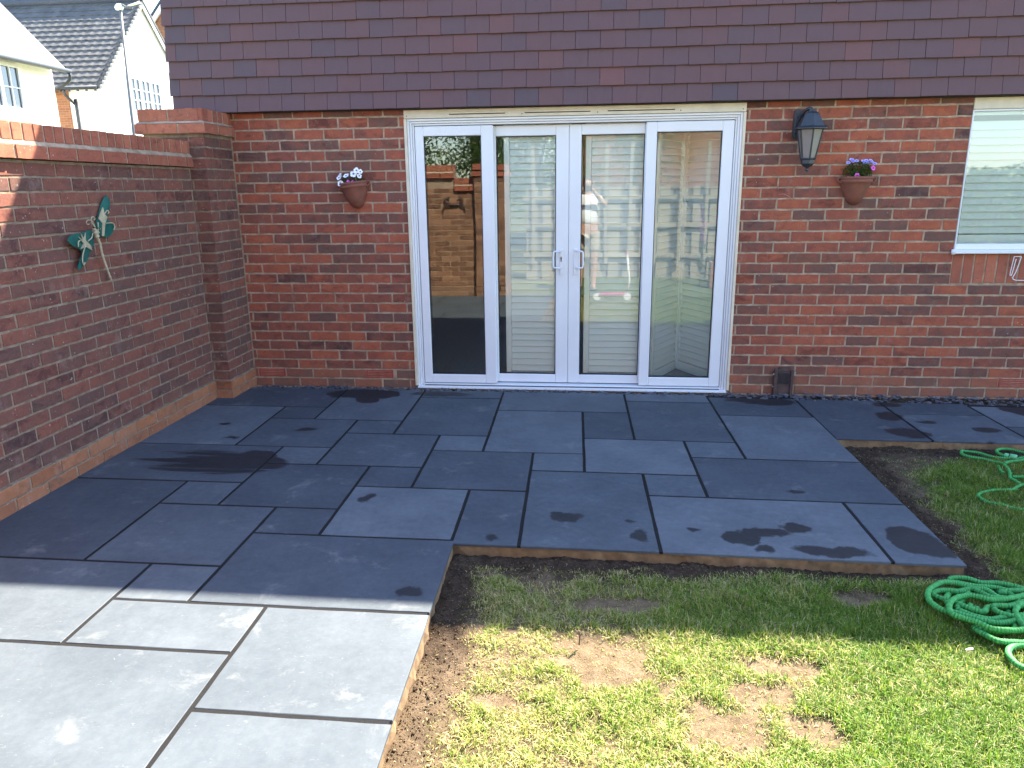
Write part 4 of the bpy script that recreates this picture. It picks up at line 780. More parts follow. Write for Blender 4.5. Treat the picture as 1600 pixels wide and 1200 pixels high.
# ------------------------------------------------------------------ wall lantern (six sided)
def lantern():
    lx, ly = 1.442, -0.135; t = thing('wall_lantern', 'black half lantern with frosted panes hanging from a curved wall bracket', 'lantern', (lx, 0, 1.84))
    mb = MB(); mb.prism([(-.028, 1.82), (-.030, 1.93), (-.024, 1.985), (0, 2.005), (.024, 1.985), (.030, 1.93), (.028, 1.82), (0, 1.80)], lambda p: (lx-.055+p[0], -.002, p[1]), lambda p: (lx-.055+p[0], -.016, p[1]))
    mb.box(lx-.075, lx-.035, -.022, -.015, 1.84, 1.97, 0, bev=.004)
    for z in (1.865, 1.945): mb.lathe([(0.0001, 0), (.006, 0), (.006, .008), (0.0001, .01)], (lx-.055, -.026, z), 8)
    pts = [(lx-.055, -.020, 1.895), (lx-.052, -.055, 1.935), (lx-.040, -.095, 1.975), (lx-.015, -.125, 1.993), (lx, ly, 1.985)]
    mb.tube(spline(pts, .01), .011, 10); mb.box(lx-.02, lx+.02, ly-.02, ly+.02, 1.962, 1.988, 0, bev=.004); mb.build('bracket', M_BLACKMETAL, t)
    def hexr(r, z, ro=math.pi/6): return [(lx+r*math.cos(ro+i*math.pi/3), ly+r*math.sin(ro+i*math.pi/3), z) for i in range(6)]
    mb = MB(); prof = [(.020, 1.978), (.050, 1.958), (.062, 1.935), (.088, 1.880), (.097, 1.874), (.112, 1.866), (.112, 1.861), (.084, 1.860)]
    R6 = [hexr(r, z) for r, z in prof]
    V = [v for rr in R6 for v in rr]; F = [(i*6+k, i*6+(k+1) % 6, (i+1)*6+(k+1) % 6, (i+1)*6+k) for i in range(len(prof)-1) for k in range(6)]; F += [tuple(range(6)), tuple(range((len(prof)-1)*6, len(prof)*6))]
    mb.add(V, F); mb.build('cap', M_BLACKMETAL, t)
    top, bot = hexr(.083, 1.861), hexr(.047, 1.672)
    fr = MB(); gl = MB()
    for k in range(6):
        fr.tube([top[k], bot[k]], .0052, 6, smooth=False)
        a, b_, c, d = Vector(top[k]), Vector(top[(k+1) % 6]), Vector(bot[(k+1) % 6]), Vector(bot[k])
        fr.tube([top[k], top[(k+1) % 6]], .005, 6); fr.tube([bot[k], bot[(k+1) % 6]], .006, 6)
        cen = (a+b_+c+d)/4; ax = Vector((lx, ly, cen.z)); n = (cen-ax).normalized()*.004
        q = [a, b_, c, d]; V = [v-n*.3 for v in q]+[v-n*1.3 for v in q]; gl.add([tuple(v) for v in V], [(0, 1, 2, 3), (4, 7, 6, 5), (0, 4, 5, 1), (1, 5, 6, 2), (2, 6, 7, 3), (3, 7, 4, 0)])
        for P, Q, S in ((a, b_, c), (b_, a, d)):      # rounded pane corners
            pass
    fr.build('frame', M_BLACKMETAL, t); gl.build('pane', M_FROST, t)
    mb = MB(); prof = [(.050, 1.674), (.051, 1.668), (.046, 1.664), (.044, 1.640), (.030, 1.624), (.014, 1.616), (.010, 1.606), (.0115, 1.600), (.009, 1.592), (.0035, 1.588)]
    R6 = [hexr(r, z) for r, z in prof]; V = [v for rr in R6 for v in rr]; F = [(i*6+k, i*6+(k+1) % 6, (i+1)*6+(k+1) % 6, (i+1)*6+k) for i in range(len(prof)-1) for k in range(6)]; F += [tuple(range(6)), tuple(range((len(prof)-1)*6, len(prof)*6))]
    mb.add(V, F); mb.build('finial', M_BLACKMETAL, t)
    b_ = MB(); b_.lathe([(0.0001, .0), (.022, .01), (.026, .04), (.014, .075), (.013, .10)], (lx, ly, 1.70), 12); b_.build('bulb', simple('bulb_glass', (.8, .76, .66), .3), t)
lantern()
# ------------------------------------------------------------------ wall planters with flowers
def planter(cx, zt, label, lab2, tilt, kind):
    t = thing('wall_planter', label, 'planter', (cx, 0, zt-.15), 'terracotta half pots on the house wall')
    M = Matrix.Translation((cx, 0, zt)) @ Matrix.Rotation(R(tilt), 4, 'Y'); mb = MB(); n = 20
    def half(prof, mat=0):
        o = len(mb.v)
        for r, z in prof:
            for k in range(n+1):
                a = math.pi+math.pi*k/n; mb.v.append(tuple(M @ Vector((r*math.cos(a)*1.0, r*math.sin(a)*.92-.004, z))))
        for i in range(len(prof)-1):
            for k in range(n): mb.face((o+i*(n+1)+k, o+i*(n+1)+k+1, o+(i+1)*(n+1)+k+1, o+(i+1)*(n+1)+k), mat, (.5, .5, .5), True)
    half([(.095, -.012), (.104, -.004), (.113, -.001), (.117, -.006), (.117, -.013), (.111, -.019), (.109, -.024), (.112, -.029), (.111, -.038), (.104, -.044), (.098, -.052), (.084, -.095), (.066, -.135), (.045, -.168), (.024, -.187), (.0005, -.193)])
    half([(.095, -.012), (.090, -.030), (.085, -.034)])
    prof = [(-.113, -.001), (.113, -.001), (.109, -.044), (.084, -.095), (.045, -.168), (0, -.193), (-.045, -.168), (-.084, -.095), (-.109, -.044)]
    mb.prism(prof, lambda p: M @ Vector((p[0], -.003, p[1])), lambda p: M @ Vector((p[0], -.008, p[1])), 0)
    for s in (-1, 1):                                   # little side lugs of the handles
        mb.tube([tuple(M @ Vector(p)) for p in spline([(s*.098, -.030, -.012), (s*.122, -.030, -.010), (s*.126, -.030, -.022), (s*.118, -.030, -.036), (s*.098, -.030, -.046)], .004)], .0065, 8)
    pot = mb.build('pot', M_TERRA, t)
    mb = MB(); o = [(0, 0)]
    pts = [(.092*math.cos(math.pi+math.pi*k/n), .085*math.sin(math.pi+math.pi*k/n)-.006) for k in range(n+1)]
    mb.prism(pts, lambda p: M @ Vector((p[0], p[1], -.026)), lambda p: M @ Vector((p[0], p[1], -.034)), 0); mb.build('compost', M_CLOD, t)
    # plant
    pl = thing('flower_plant', lab2, 'plant', (cx, -.05, zt-.02))
    lf = MB(); wid, hh = (.098, .105) if kind == 'p' else (.09, .055)
    for _ in range(620 if kind == 'p' else 150):
        a = rnd(math.pi, 2*math.pi); r = wid*math.sqrt(random.random()); x, y = r*math.cos(a), r*math.sin(a)*.85-.01; z = rnd(-.02, hh*(1-(r/wid)**2*.45))
        s = rnd(.007, .012) if kind == 'p' else rnd(.008, .014); Q = M @ Matrix.Translation((x, y, z)) @ Matrix.Rotation(rnd(0, 6.28), 4, 'Z') @ Matrix.Rotation(rnd(-1.2, .9), 4, 'X')
        V = [(0, 0, 0), (-s*.5, s*.6, s*.1), (-s*.35, s*1.4, -.001), (0, s*1.8, -s*.3), (s*.35, s*1.4, -.001), (s*.5, s*.6, s*.1), (0, s*.9, -s*.12)]
        lf.add([tuple(Q @ Vector(v)) for v in V], [(0, 6, 1), (1, 6, 2), (2, 6, 3), (3, 6, 4), (4, 6, 5), (5, 6, 0)], 0, (rnd(0, .8), 0, 0))
    lf.build('foliage', M_LEAF, pl)
    def flower(x, y, z, s, mat, face=(0, -1, .35), petals=5, n=1, name='flower'):
        N = Vector(face).normalized(); Q = M @ Matrix.Translation((x, y, z)) @ N.to_track_quat('Z', 'Y').to_matrix().to_4x4() @ Matrix.Rotation(rnd(0, 6), 4, 'Z'); f = MB()
        for k in range(petals):
            a = 2*math.pi*k/petals; w_ = math.pi/petals*1.12; rr = s*rnd(.88, 1.1)
            V = [(0, 0, -.002)]+[(math.cos(a+w_*u)*rr*v, math.sin(a+w_*u)*rr*v, (.001+k*.0003)+.0015*v) for u, v in ((-.9, .45), (-1, .75), (-.6, .98), (0, 1.05), (.6, .98), (1, .75), (.9, .45))]
            V = [tuple(Q @ Vector(v)) for v in V]
            o = len(f.v); f.v += V
            for i in range(1, 7): f.face((o, o+i, o+i+1), 0, (1, 1, 1))
        # darker throat
        V = [tuple(Q @ Vector((math.cos(2*math.pi*k/8)*s*.28, math.sin(2*math.pi*k/8)*s*.28, .0035))) for k in range(8)]; f.add(V, [tuple(range(8))], 0, (0, 0, 0))
        f.tube([tuple(Q @ Vector((0, 0, -.002))), tuple(M @ Vector((x*.7, y*.7-.01, -.01)))], .0008, 5, 1)
        f.build(name, [mat, M_LEAF], pl)
    if kind == 'p':
        for (x, z) in ((-.045, .098), (-.075, .088), (-.022, .100), (-.055, .108)): flower(x, -.055, z, .015, M_PBLUE, (rnd(-.4, .4), -.7, .9))
        for (x, z) in ((.020, .096), (.040, .100), (.060, .092), (.080, .090), (.032, .086), (.098, .080), (.070, .100)): flower(x, -.055, z, .015, M_PBLUE, (rnd(-.4, .4), -.7, .9))
        flower(-.022, -.088, .005, .016, M_PPINK, (0, -1, .2)); flower(.088, -.06, .052, .016, M_PPINK, (.3, -1, .1))
    else:
        for (x, z, s, fa) in ((-.082, .040, .021, (-.3, -1, .7)), (-.080, .000, .024, (-.2, -1, .3)), (-.028, .045, .022, (-.1, -.8, .9)), (.030, .052, .025, (0, -1, .4)), (.056, .072, .021, (.3, -1, .4)), (.082, .060, .018, (.6, -1, .3)), (.070, .032, .018, (.4, -1, .2)), (-.070, .056, .016, (-.5, -.7, .5))):
            flower(x, -.07, z, s, M_PWHITE, fa)
        flower(-.014, -.088, .006, .010, M_PPINK, (0, -1, .1)); flower(.020, -.090, .000, .008, M_PPINK, (.1, -1, .2))
planter(-1.752, 1.560, 'terracotta wall planter with small white flowers, left of the doors, tilted slightly', 'white flowered bedding plant with tiny pink buds, growing in the left planter', -7, 'w')
planter(1.808, 1.555, 'terracotta wall planter with bushy leaves and violet flowers, right of the lantern', 'bushy violet flowered plant with two magenta blooms in the right planter', 0, 'p')
# ------------------------------------------------------------------ dragonfly
def dragonfly():
    t = thing('dragonfly_ornament', 'teal and cream metal dragonfly mounted diagonally on the garden wall', 'ornament', (GX, -1.5, 1.3)); D = DATA
    XW = GX+.002
    for k in ('w1', 'w2'):
        P = D['df_'+k]; cy = sum(p[0] for p in P)/len(P); cz = sum(p[1] for p in P)/len(P)
        P = [(q.x, q.y) for q in spline([(p[0], p[1], 0) for p in P+[P[0]]], .02)[:-1]]
        mb = MB(); n = len(P)
        def dep(p): return XW+.012+.10*abs(p[0]+1.50)
        V = [(dep(p), p[0], p[1]) for p in P]+[(dep(p)-.003, p[0], p[1]) for p in P]+[(XW+.022+.08*abs(cy+1.5), cy, cz), (XW+.019+.08*abs(cy+1.5), cy, cz)]
        for i in range(n): j = (i+1) % n; mb.v; 
        F = []
        for i in range(n): j = (i+1) % n; F += [(i, j, 2*n), (n+j, n+i, 2*n+1), (i, n+i, n+j, j)]
        mb.add(V, F); wg = mb.build('wing', M_TEAL, t)
        tr = MB()
        for c in (('curl1', 'curl2', 'curl6') if k == 'w1' else ('curl3', 'curl4', 'curl5')):
            tr.tube([(XW+.030+.09*abs(p[1]+1.5), p[0+0], p[1]) if False else (XW+.024+.10*abs(p[0]+1.50), p[0], p[1]) for p in [(q.x, q.y) for q in spline([(a, b_, 0) for a, b_ in D['df_'+c]], .006)]], .0035, 6)
        P2 = D['df_leaf'+k[1]]; 
        tr.prism([(p[0], p[1]) for p in P2], lambda p: (XW+.023+.10*abs(p[0]+1.5), p[0], p[1]), lambda p: (XW+.019+.10*abs(p[0]+1.5), p[0], p[1]))
        cy2 = sum(p[0] for p in P2)/len(P2); cz2 = sum(p[1] for p in P2)/len(P2)
        tr.build('scroll_inlay', M_CREAMPAINT, wg)
    b_ = MB(); pts = spline([(0, p[0], p[1]) for p in D['df_body']], .006); n = len(pts)
    rad = []
    for i in range(n):
        u = i/(n-1); r = .016 if u < .10 else (.013 if u < .18 else .0075-.003*(u-.2)); rad.append(r*(1+.18*math.sin(i*1.9)))
    b_.tube([(XW+.036, p.y, p.z) for p in pts], rad, 10); b_.build('body', M_CREAMPAINT, t)
    e = MB(); h = D['df_body'][0]
    for s in (-.008, .010): e.lathe([(0.0001, -.006), (.006, 0), (0.0001, .006)], (XW+.050, h[0]+s, h[1]-.002), 8)
    e.build('eye', M_DARKGAP, t)
    for c in ('ant1', 'ant2'):
        a = MB(); a.tube([(XW+.036, q.x, q.y) for q in spline([(u, v, 0) for u, v in D['df_'+c]], .005)], .0028, 6); a.build('antenna', M_CREAMPAINT, t)
dragonfly()
# ------------------------------------------------------------------ vent cage, bracket
t = thing('vent_guard', 'rusty dark vent guard at the foot of the wall, right of the doors', 'vent guard', (1.43, 0, 0))
mb = MB(); mb.box(1.362, 1.500, -.028, -.0015, -.02, .170, 0, bev=.003); mb.box(1.362, 1.388, -.040, -.0282, -.02, .196, 0, bev=.003); mb.box(1.482, 1.503, -.040, -.0282, -.02, .186, 0, bev=.003)
mb.prism([(1.388, .17), (1.40, .198), (1.47, .202), (1.482, .17)], lambda p: (p[0], -.0285, p[1]), lambda p: (p[0], -.003, p[1])); mb.build('body', M_RUST, t)
mb = MB()
for i in range(9): mb.box(1.394+i*.0095, 1.3985+i*.0095, -.033, -.0282, .075, .158, 0, bev=.001)
mb.build('grille', M_BLACKMETAL, t)
for x, z in ((1.358, .150), (1.358, .055), (1.508, .150), (1.512, .163)):
    mb = MB(); mb.lathe([(0.0001, -.005), (.005, -.003), (.005, .003), (0.0001, .005)], (x, -.034, z), 8); mb.build('screw', M_STEEL, t)
t = thing('wire_bracket', 'bent white wire bracket hanging below the sill of the right window', 'bracket', (2.93, 0, .95))
mb = MB(); mb.tube(spline([(2.985+.15, -.02, .838), (3.02, -.022, .842), (2.925, -.022, .850), (2.935, -.022, .905), (2.952, -.024, .998), (2.945, -.024, 1.006), (2.912, -.024, 1.006), (2.906, -.024, .998), (2.898, -.022, .885), (2.904, -.022, .878), (2.910, -.022, .884), (2.922, -.024, .99)], .006), .0028, 7); mb.build('wire', M_PVC, t)
# ------------------------------------------------------------------ hoses
def hose(mb, pts2, r, z0, zs=0.0, wig=0.0):
    n = len(pts2); P = [(p[0], p[1], z0+rnd(0, zs)) for p in pts2]; S = spline(P, .0045); rad = []; out = []
    s = 0
    o = len(mb.f)
    for i, p in enumerate(S):
        f = i*0.0045/0.0105; k = 0.5+0.5*math.cos(2*math.pi*f); rad.append(r*(0.86+.17*k+rnd(-.035, .035)+.04*math.sin(i*.11))); out.append(p)
    mb.tube(out, rad, 10, 0, (0.5, 0, 0))
    for q in range(o, len(mb.f)):
        i = (q-o)//10; f = i*0.0045/0.0105; mb.c[q] = (min(1, max(0, .45+.45*math.cos(2*math.pi*f)+rnd(-.15, .15))), 0, 0)
mb = MB(); zl = [.004, .030, .018, .014, .010, .004, .006, .022, .004, .0]
for i, p in enumerate(DATA['hose_near']): hose(mb, p, .0110, -0.034+zl[i], .006)
o = mb.build('garden_hose', M_HOSE); tag(o, 'thick crinkled green hose in a tangled pile on the shaded lawn, nearer the camera', 'hose')
t = thing('garden_hose', 'thin green hose with a tap connector, looped loosely on the lawn below the window', 'hose', (2.6, -1.5, -.03))
mb = MB(); zl = [.008, .008, .014, .006, .006, .004, .000]
for i, p in enumerate(DATA['hose_far']): hose(mb, p, .0090, -0.036+zl[i], .005)
mb.build('tube', M_HOSE, t)
c0, c1 = DATA['conn']; a = Vector((c0[0], c0[1], -.020)); b_ = Vector((c1[0], c1[1], -.020)); d = (b_-a)
mb = MB(); prof = [(0, .011), (.10, .0135), (.36, .0135), (.37, .012), (.43, .012), (.44, .016), (.9, .0165), (.97, .0155), (1.0, .012), (1.0, .009)]
mb.tube([a+d*u for u, _ in prof], [r for _, r in prof], 14); mb.tube([a+d*.375, a+d*.425], .0145, 14, 1); mb.tube([a+d*.99, a+d*1.004], .0095, 12, 1); mb.build('hose_connector', [M_CONN, M_DARKGAP], t)
# litter, stalks
mb = MB(); mb.prism([(-.012, -.004), (.009, -.007), (.013, .003), (.003, .007), (-.011, .004)], lambda p: (1.285+p[0], -3.21+p[1], -.012+p[0]*.3), lambda p: (1.285+p[0], -3.21+p[1], -.010+p[0]*.3)); tag(mb.build('paper_scrap', simple('paper', (.28, .26, .30), .8)), 'small crumpled white scrap lying on the sunlit lawn edge', 'litter')
mb = MB(); mb.tube(spline([(-.02, -3.235, -.055), (-.018, -3.232, -.02), (-.022, -3.238, .004)], .01), .003, 6); mb.tube([(-.019, -3.233, -.025), (-.006, -3.225, -.005)], .002, 5); mb.tube([(-.02, -3.234, -.015), (-.036, -3.228, .002)], .002, 5); tag(mb.build('dead_twig', simple('dead_wood', (.13, .09, .06), .9)), 'short dead twig sticking up at the bare patch by the shadow line', 'twig')

# ------------------------------------------------------------------ neighbours' houses seen over the garden wall
def rooftile_mat(name, lo, hi):
    m, t = new_mat(name); b = NB(t); p = b.obj(); s = b.n('ShaderNodeSeparateXYZ'); b.put(s, 0, p)
    n = b.noise(p, 3.0, 5.0); c = b.ramp(n, [(0.3, lo), (0.7, hi)]); b.out(b.prin(c, 0.7, b.bump(b.noise(p, 30.0, 3.0), 0.4, 0.01))); return m
M_GREYTILE = rooftile_mat('grey_roof_tile', (0.055, 0.056, 0.056), (0.105, 0.104, 0.10))
def pantiles(mb, A, U, S, nu, ns, wu, ws):
    # courses of pantiles: A lower left corner, U along the eave, S up the slope
    N = U.cross(S).normalized()
    if N.z < 0: N = -N
    for j in range(ns):
        V = []; K = nu*4
        for i in range(K+1):
            hgt = .022*max(0, math.sin(2*math.pi*i/4.0+.6)); b0 = A+U*(wu*i/4.0)+S*(ws*j)
            V += [b0+N*(.045+hgt-.03), b0+N*(.045+hgt), b0+S*(ws*1.05)+N*(.010+hgt*.6)]
        F = []
        for i in range(K): a, b_ = 3*i, 3*(i+1); F += [(a, b_, b_+1, a+1), (a+1, b_+1, b_+2, a+2)]
        mb.add([tuple(v) for v in V], F, 0, (random.random(), 0, 0))
def casement(par, O, U, W, H, cols=2, rows=3, panes=2, mats=None, inward=None):
    N = Vector((U.y, -U.x, 0)); M = Matrix(((U.x, N.x, 0, O.x), (U.y, N.y, 0, O.y), (0, 0, 1, O.z), (0, 0, 0, 1)))
    # local: x along, y = +N is outward, z up
    f = MB(); f.box(0, W, -.10, .0, 0, .05, 0, M=M); f.box(0, W, -.10, .0, H-.05, H, 0, M=M); f.box(0, .05, -.10, -.001, .05, H-.05, 0, M=M); f.box(W-.05, W, -.10, -.001, .05, H-.05, 0, M=M)
    cw = (W-.1)/cols
    for c in range(cols):
        x0 = .05+cw*c; f.box(x0, x0+.045, -.08, .012, .05, H-.05, 0, M=M); f.box(x0+cw-.045, x0+cw, -.08, .0125, .05, H-.05, 0, M=M)
        f.box(x0+.045, x0+cw-.045, -.08, .010, .05, .095, 0, M=M); f.box(x0+.045, x0+cw-.045, -.08, .010, H-.095, H-.05, 0, M=M)
        for k in range(1, panes): xx = x0+.045+(cw-.09)*k/panes; f.box(xx-.012, xx+.012, -.06, .004, .095, H-.095, 0, M=M)
        for k in range(1, rows): zz = .095+(H-.19)*k/rows; f.box(x0+.045, x0+cw-.045, -.06, .003, zz-.012, zz+.012, 0, M=M)
    w_ = f.build('window', M_PVC, par)
    g = MB(); g.box(.05, W-.05, -.055, -.035, .05, H-.05, 0, M=M); g.build('pane', M_NGLASS, w_)
M_NGLASS = simple('neighbour_glass', (0.035, 0.05, 0.075), 0.08, var=.3, vscale=2, bump=0, spec=1.0)
CY = -5.544
# gable house (B): gable faces +x, eave side faces us
hb = thing('neighbour_house', 'white rendered neighbour house with grey pantile roof and tall pointed gable', 'house', (-18, 20, -.1))
bx0, bx1, by0, by1, bym, be, bh = -27.0, -15.9, 24.24+CY, 29.9+CY, 27.07+CY, 4.98, 7.92
mb = MB(); mb.box(bx0, bx1, by0, by1, -.11, be, 0); mb.prism([(by0, be+.001), (by1, be+.001), (bym, bh)], lambda p: (bx0, p[0], p[1]), lambda p: (bx1, p[0], p[1]), 0); mb.build('wall', M_WHITE, hb)
M_NBRICK, _t = new_mat('neighbour_brick'); _b = NB(_t); _g = _b.n('ShaderNodeTexBrick'); _mp = _b.n('ShaderNodeMapping'); _mp.inputs['Rotation'].default_value = (R(90), 0, 0); _b.put(_mp, 0, _b.obj()); _b.put(_g, 0, _mp.outputs[0])
_g.inputs['Scale'].default_value = 1.0; _g.inputs['Brick Width'].default_value = .225; _g.inputs['Row Height'].default_value = .075; _g.inputs['Mortar Size'].default_value = .006
_g.inputs['Color1'].default_value = (.20, .075, .035, 1); _g.inputs['Color2'].default_value = (.28, .115, .05, 1); _g.inputs['Mortar'].default_value = (.26, .19, .13, 1); _b.out(_b.prin(_g.outputs[0], .9))
mb = MB(); mb.box(-17.64, -17.03, by0-.02, by0-.001, -.1, be-.10, 0); mb.build('brick_panel', M_NBRICK, hb)
mb = MB(); th = math.atan2(bh-be, bym-by0); S = Vector((0, math.cos(th), math.sin(th))); ns = 17; L = math.hypot(bym-by0+.30, (bh-be)*(bym-by0+.30)/(bym-by0))
pantiles(mb, Vector((bx0, by0-.28, be-.28*math.tan(th)+.05)), X_, S, int((bx1+.12-bx0)/.30), ns, .30, L/ns*1.0)
mb.prism([(by0-.28, be-.28*math.tan(th)+.02), (bym, bh+.03), (by1+.28, be-.28*math.tan(th)+.02), (by1+.28, be-.28*math.tan(th)+.08), (bym, bh+.10), (by0-.28, be-.28*math.tan(th)+.07)], lambda p: (bx0, p[0], p[1]), lambda p: (bx1+.09, p[0], p[1]), 0)
rb = mb.build('roof', M_GREYTILE, hb)
mb = MB(); mb.tube([(bx0, bym, bh+.13), (bx1+.10, bym, bh+.13)], .16, 10, smooth=True); mb.build('ridge', simple('ridge_tile', (.045, .055, .075), .6), rb)
mb = MB()                                            # bargeboards
for s, ya in ((1, by0-.28), (-1, by1+.28)):
    z0 = be-.28*math.tan(th); mb.prism([(ya, z0-.12), (bym, bh-.13), (bym, bh+.03), (ya, z0+.03)], lambda p: (bx1+.09, p[0], p[1]), lambda p: (bx1+.14, p[0], p[1]), 0)
mb.build('bargeboard', M_PVC, rb)
mb = MB(); ya = by1+.30; z0 = be-.28*math.tan(th); mb.prism([(ya, z0+.03), (bym, bh+.04), (bym, bh+.13), (ya, z0+.11)], lambda p: (bx1+.08, p[0], p[1]), lambda p: (bx1+.17, p[0], p[1]), 0)
for i in range(22):
    u = i/22; y = by0-.28+(bym-by0+.28)*u; z = z0+.09+(bh-z0)*u; mb.box(bx1+.05, bx1+.17, y, y+.12, z-.05, z+.05, 0)
mb.build('verge', M_GREYTILE, rb)
mb = MB(); mb.tube([(bx0, by0-.33, be-.22), (bx1+.10, by0-.33, be-.22)], .055, 8); 
for i in range(10): mb.box(-18.6+i*.3, -18.56+i*.3, by0-.36, by0-.28, be-.32, be-.2, 0)
mb.build('gutter', M_BLACKMETAL, hb)
mb = MB(); mb.tube(spline([(-16.95, by0-.32, be-.25), (-16.95, by0-.30, be-.42), (-16.82, by0-.08, be-.68), (-16.80, by0-.06, be-.85), (-16.80, by0-.06, 0)], .15), .045, 8); mb.build('downpipe', M_BLACKMETAL, hb)
casement(hb, Vector((bx1+.078, 25.75+CY, 4.17)), Y_, 1.95, 1.22, cols=3, rows=3, panes=2)
# left house (A): eave side faces +x
ha = thing('neighbour_house', 'white house at the far left with pale sunlit roof and dark gutter', 'house', (-16, 10, -.1))
ax, ay0, ay1 = -14.15, 4.0, 19.6+CY
mb = MB(); mb.box(-21, ax, ay0, ay1, -.11, 4.80, 0); mb.prism([(ax, 4.80), (-21, 4.80), (-17.5, 8.4)], lambda p: (p[0], ay0, p[1]), lambda p: (p[0], ay1, p[1]), 0); mb.build('wall', M_WHITE, ha)
mb = MB(); th = math.atan2(3.6, 3.4); S = Vector((-math.cos(th), 0, math.sin(th)))
pantiles(mb, Vector((ax+.36, ay0-.2, 4.70-.10)), Y_, S, int((ay1-ay0+.3)/.30), 18, .30, .29)
mb.prism([(ax+.36, 4.55), (-17.5, 8.45), (-21.3, 4.5), (-21.3, 4.6), (-17.5, 8.56), (ax+.36, 4.63)], lambda p: (p[0], ay0-.2, p[1]), lambda p: (p[0], ay1+.10, p[1]), 0)
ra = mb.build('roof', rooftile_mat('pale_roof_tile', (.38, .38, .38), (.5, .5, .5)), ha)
mb = MB(); mb.tube([(ax+.42, ay0-.2, 4.60), (ax+.42, ay1+.12, 4.60)], .06, 8); mb.tube(spline([(ax+.42, ay1+.10, 4.58), (ax+.40, ay1+.10, 4.40), (ax+.20, ay1+.10, 4.26), (ax-.10, ay1+.10, 4.16), (ax-.25, ay1+.10, 4.0), (ax-.25, ay1+.10, .2)], .1), .04, 8); mb.build('gutter', M_BLACKMETAL, ra)
casement(ha, Vector((ax+.078, 16.95+CY, 3.45)), Y_, 1.40, 1.12, cols=2, rows=2, panes=2)
mb = MB(); mb.box(ax-.05, ax+.10, 16.6+CY, 18.75+CY, 3.22, 3.32, 0); mb.build('ledge', M_WHITE, ha)
# small brick house far behind
hc = thing('neighbour_house', 'small far brick house with a white bargeboard, peeping out beside the hung tiles', 'house', (-20, 36, -.1))
mb = MB(); mb.box(-24.2, -16, 33.5, 40, -.11, 7.6, 0); mb.prism([(-24.2, 7.6), (-16, 7.6), (-20.1, 12.2)], lambda p: (p[0], 33.5, p[1]), lambda p: (p[0], 40, p[1]), 0); mb.build('wall', M_NBRICK, hc)
mb = MB(); mb.prism([(-24.4, 7.55), (-20.1, 12.35), (-15.8, 7.55), (-15.8, 7.25), (-20.1, 12.05), (-24.4, 7.25)], lambda p: (p[0], 33.3, p[1]), lambda p: (p[0], 33.42, p[1]), 0); mb.build('bargeboard', M_PVC, hc)
mb = MB(); mb.prism([(-24.5, 7.60), (-20.1, 12.5), (-15.7, 7.60), (-15.7, 7.48), (-20.1, 12.36), (-24.5, 7.48)], lambda p: (p[0], 33.25, p[1]), lambda p: (p[0], 40.1, p[1]), 0); mb.build('roof', M_BLACKMETAL, hc)
# street lamp
M_LAMPGREY = simple('galvanised_grey', (.12, .125, .13), .6)
t = thing('street_lamp', 'slim pale grey street lamp post with a short arm in front of the white gable', 'street lamp', (-9.38, 15.3+CY, -.1))
LX, LY = -9.38, 15.3+CY
mb = MB(); mb.tube([(LX-.12, LY, -.1), (LX-.10, LY, 1.2), (LX, LY, 5.02)], [.055, .045, .026], 12); mb.build('pole', M_LAMPGREY, t)
mb = MB(); mb.tube(spline([(LX, LY, 4.98), (LX+.04, LY, 5.10), (LX+.12, LY, 5.06), (LX+.26, LY, 5.04)], .02), .020, 8); mb.build('arm', M_LAMPGREY, t)
mb = MB(); mb.lathe([(.0001, .08), (.05, .07), (.085, .03), (.09, 0), (.07, -.04), (.0001, -.05)], (LX-.02, LY, 5.05), 16, sx=1.0, sy=.7); mb.tube([(LX+.18, LY, 5.08), (LX+.42, LY, 5.13)], [.035, .045], 10, flat=.5); mb.build('lamp_head', M_PVC, t)
mb = MB(); P = [(-40+36*u, 30-8*u, 9.6-2.0*u-1.5*math.sin(math.pi*u)) for u in [i/24 for i in range(25)]]
mb = MB(); A_, B_ = Vector((-29, 27, 11.6)), Vector((-21.2, 24.0, 8.35)); mb.tube([A_.lerp(B_, u/12)-Vector((0, 0, .15*math.sin(math.pi*u/12))) for u in range(13)], .03, 5); tag(mb.build('overhead_cable', M_BLACKMETAL), 'thin overhead cable crossing the sky above the grey roof ridge', 'cable')
# ------------------------------------------------------------------ behind the camera: what the door glass mirrors
M_TIMBER = simple('pale_timber', (0.30, 0.265, 0.20), 0.8, var=0.2, vscale=4, bump=0.5, bscale=40)
M_TIMBERD = simple('weathered_timber', (0.14, 0.145, 0.13), 0.85, var=0.3, vscale=4, bump=0.5, bscale=40)
t = thing('timber_fence', 'pale timber fence of upright boards and battens behind the camera, mirrored in the doors', 'fence', (1, -7.6, -.1))
mb = MB(); x = -1.15
while x < 5.6: mb.box(x, x+.20, -7.62, -7.60, -.1, 1.50+rnd(-.01, .01), 0, bev=.003); x += .285
mb.build('board', M_TIMBER, t)
mb = MB(); x = -1.15
while x < 5.6: mb.box(x, x+.205, -7.66, -7.64, -.1, 1.46, 0, bev=.003); x += .21
mb.build('back_board', M_TIMBERD, t)
mb = MB()
for z in (.35, .86, 1.32): mb.box(-1.2, 5.8, -7.598, -7.54, z-.035, z+.035, 0, bev=.004)
mb.build('rail', M_TIMBER, t)
for i in range(16):
    mb = MB(); x = -1.05+i*.42; mb.box(x, x+.055, -7.538, -7.50, .2, 2.20, 0, bev=.003); mb.build('batten', M_TIMBER, t)
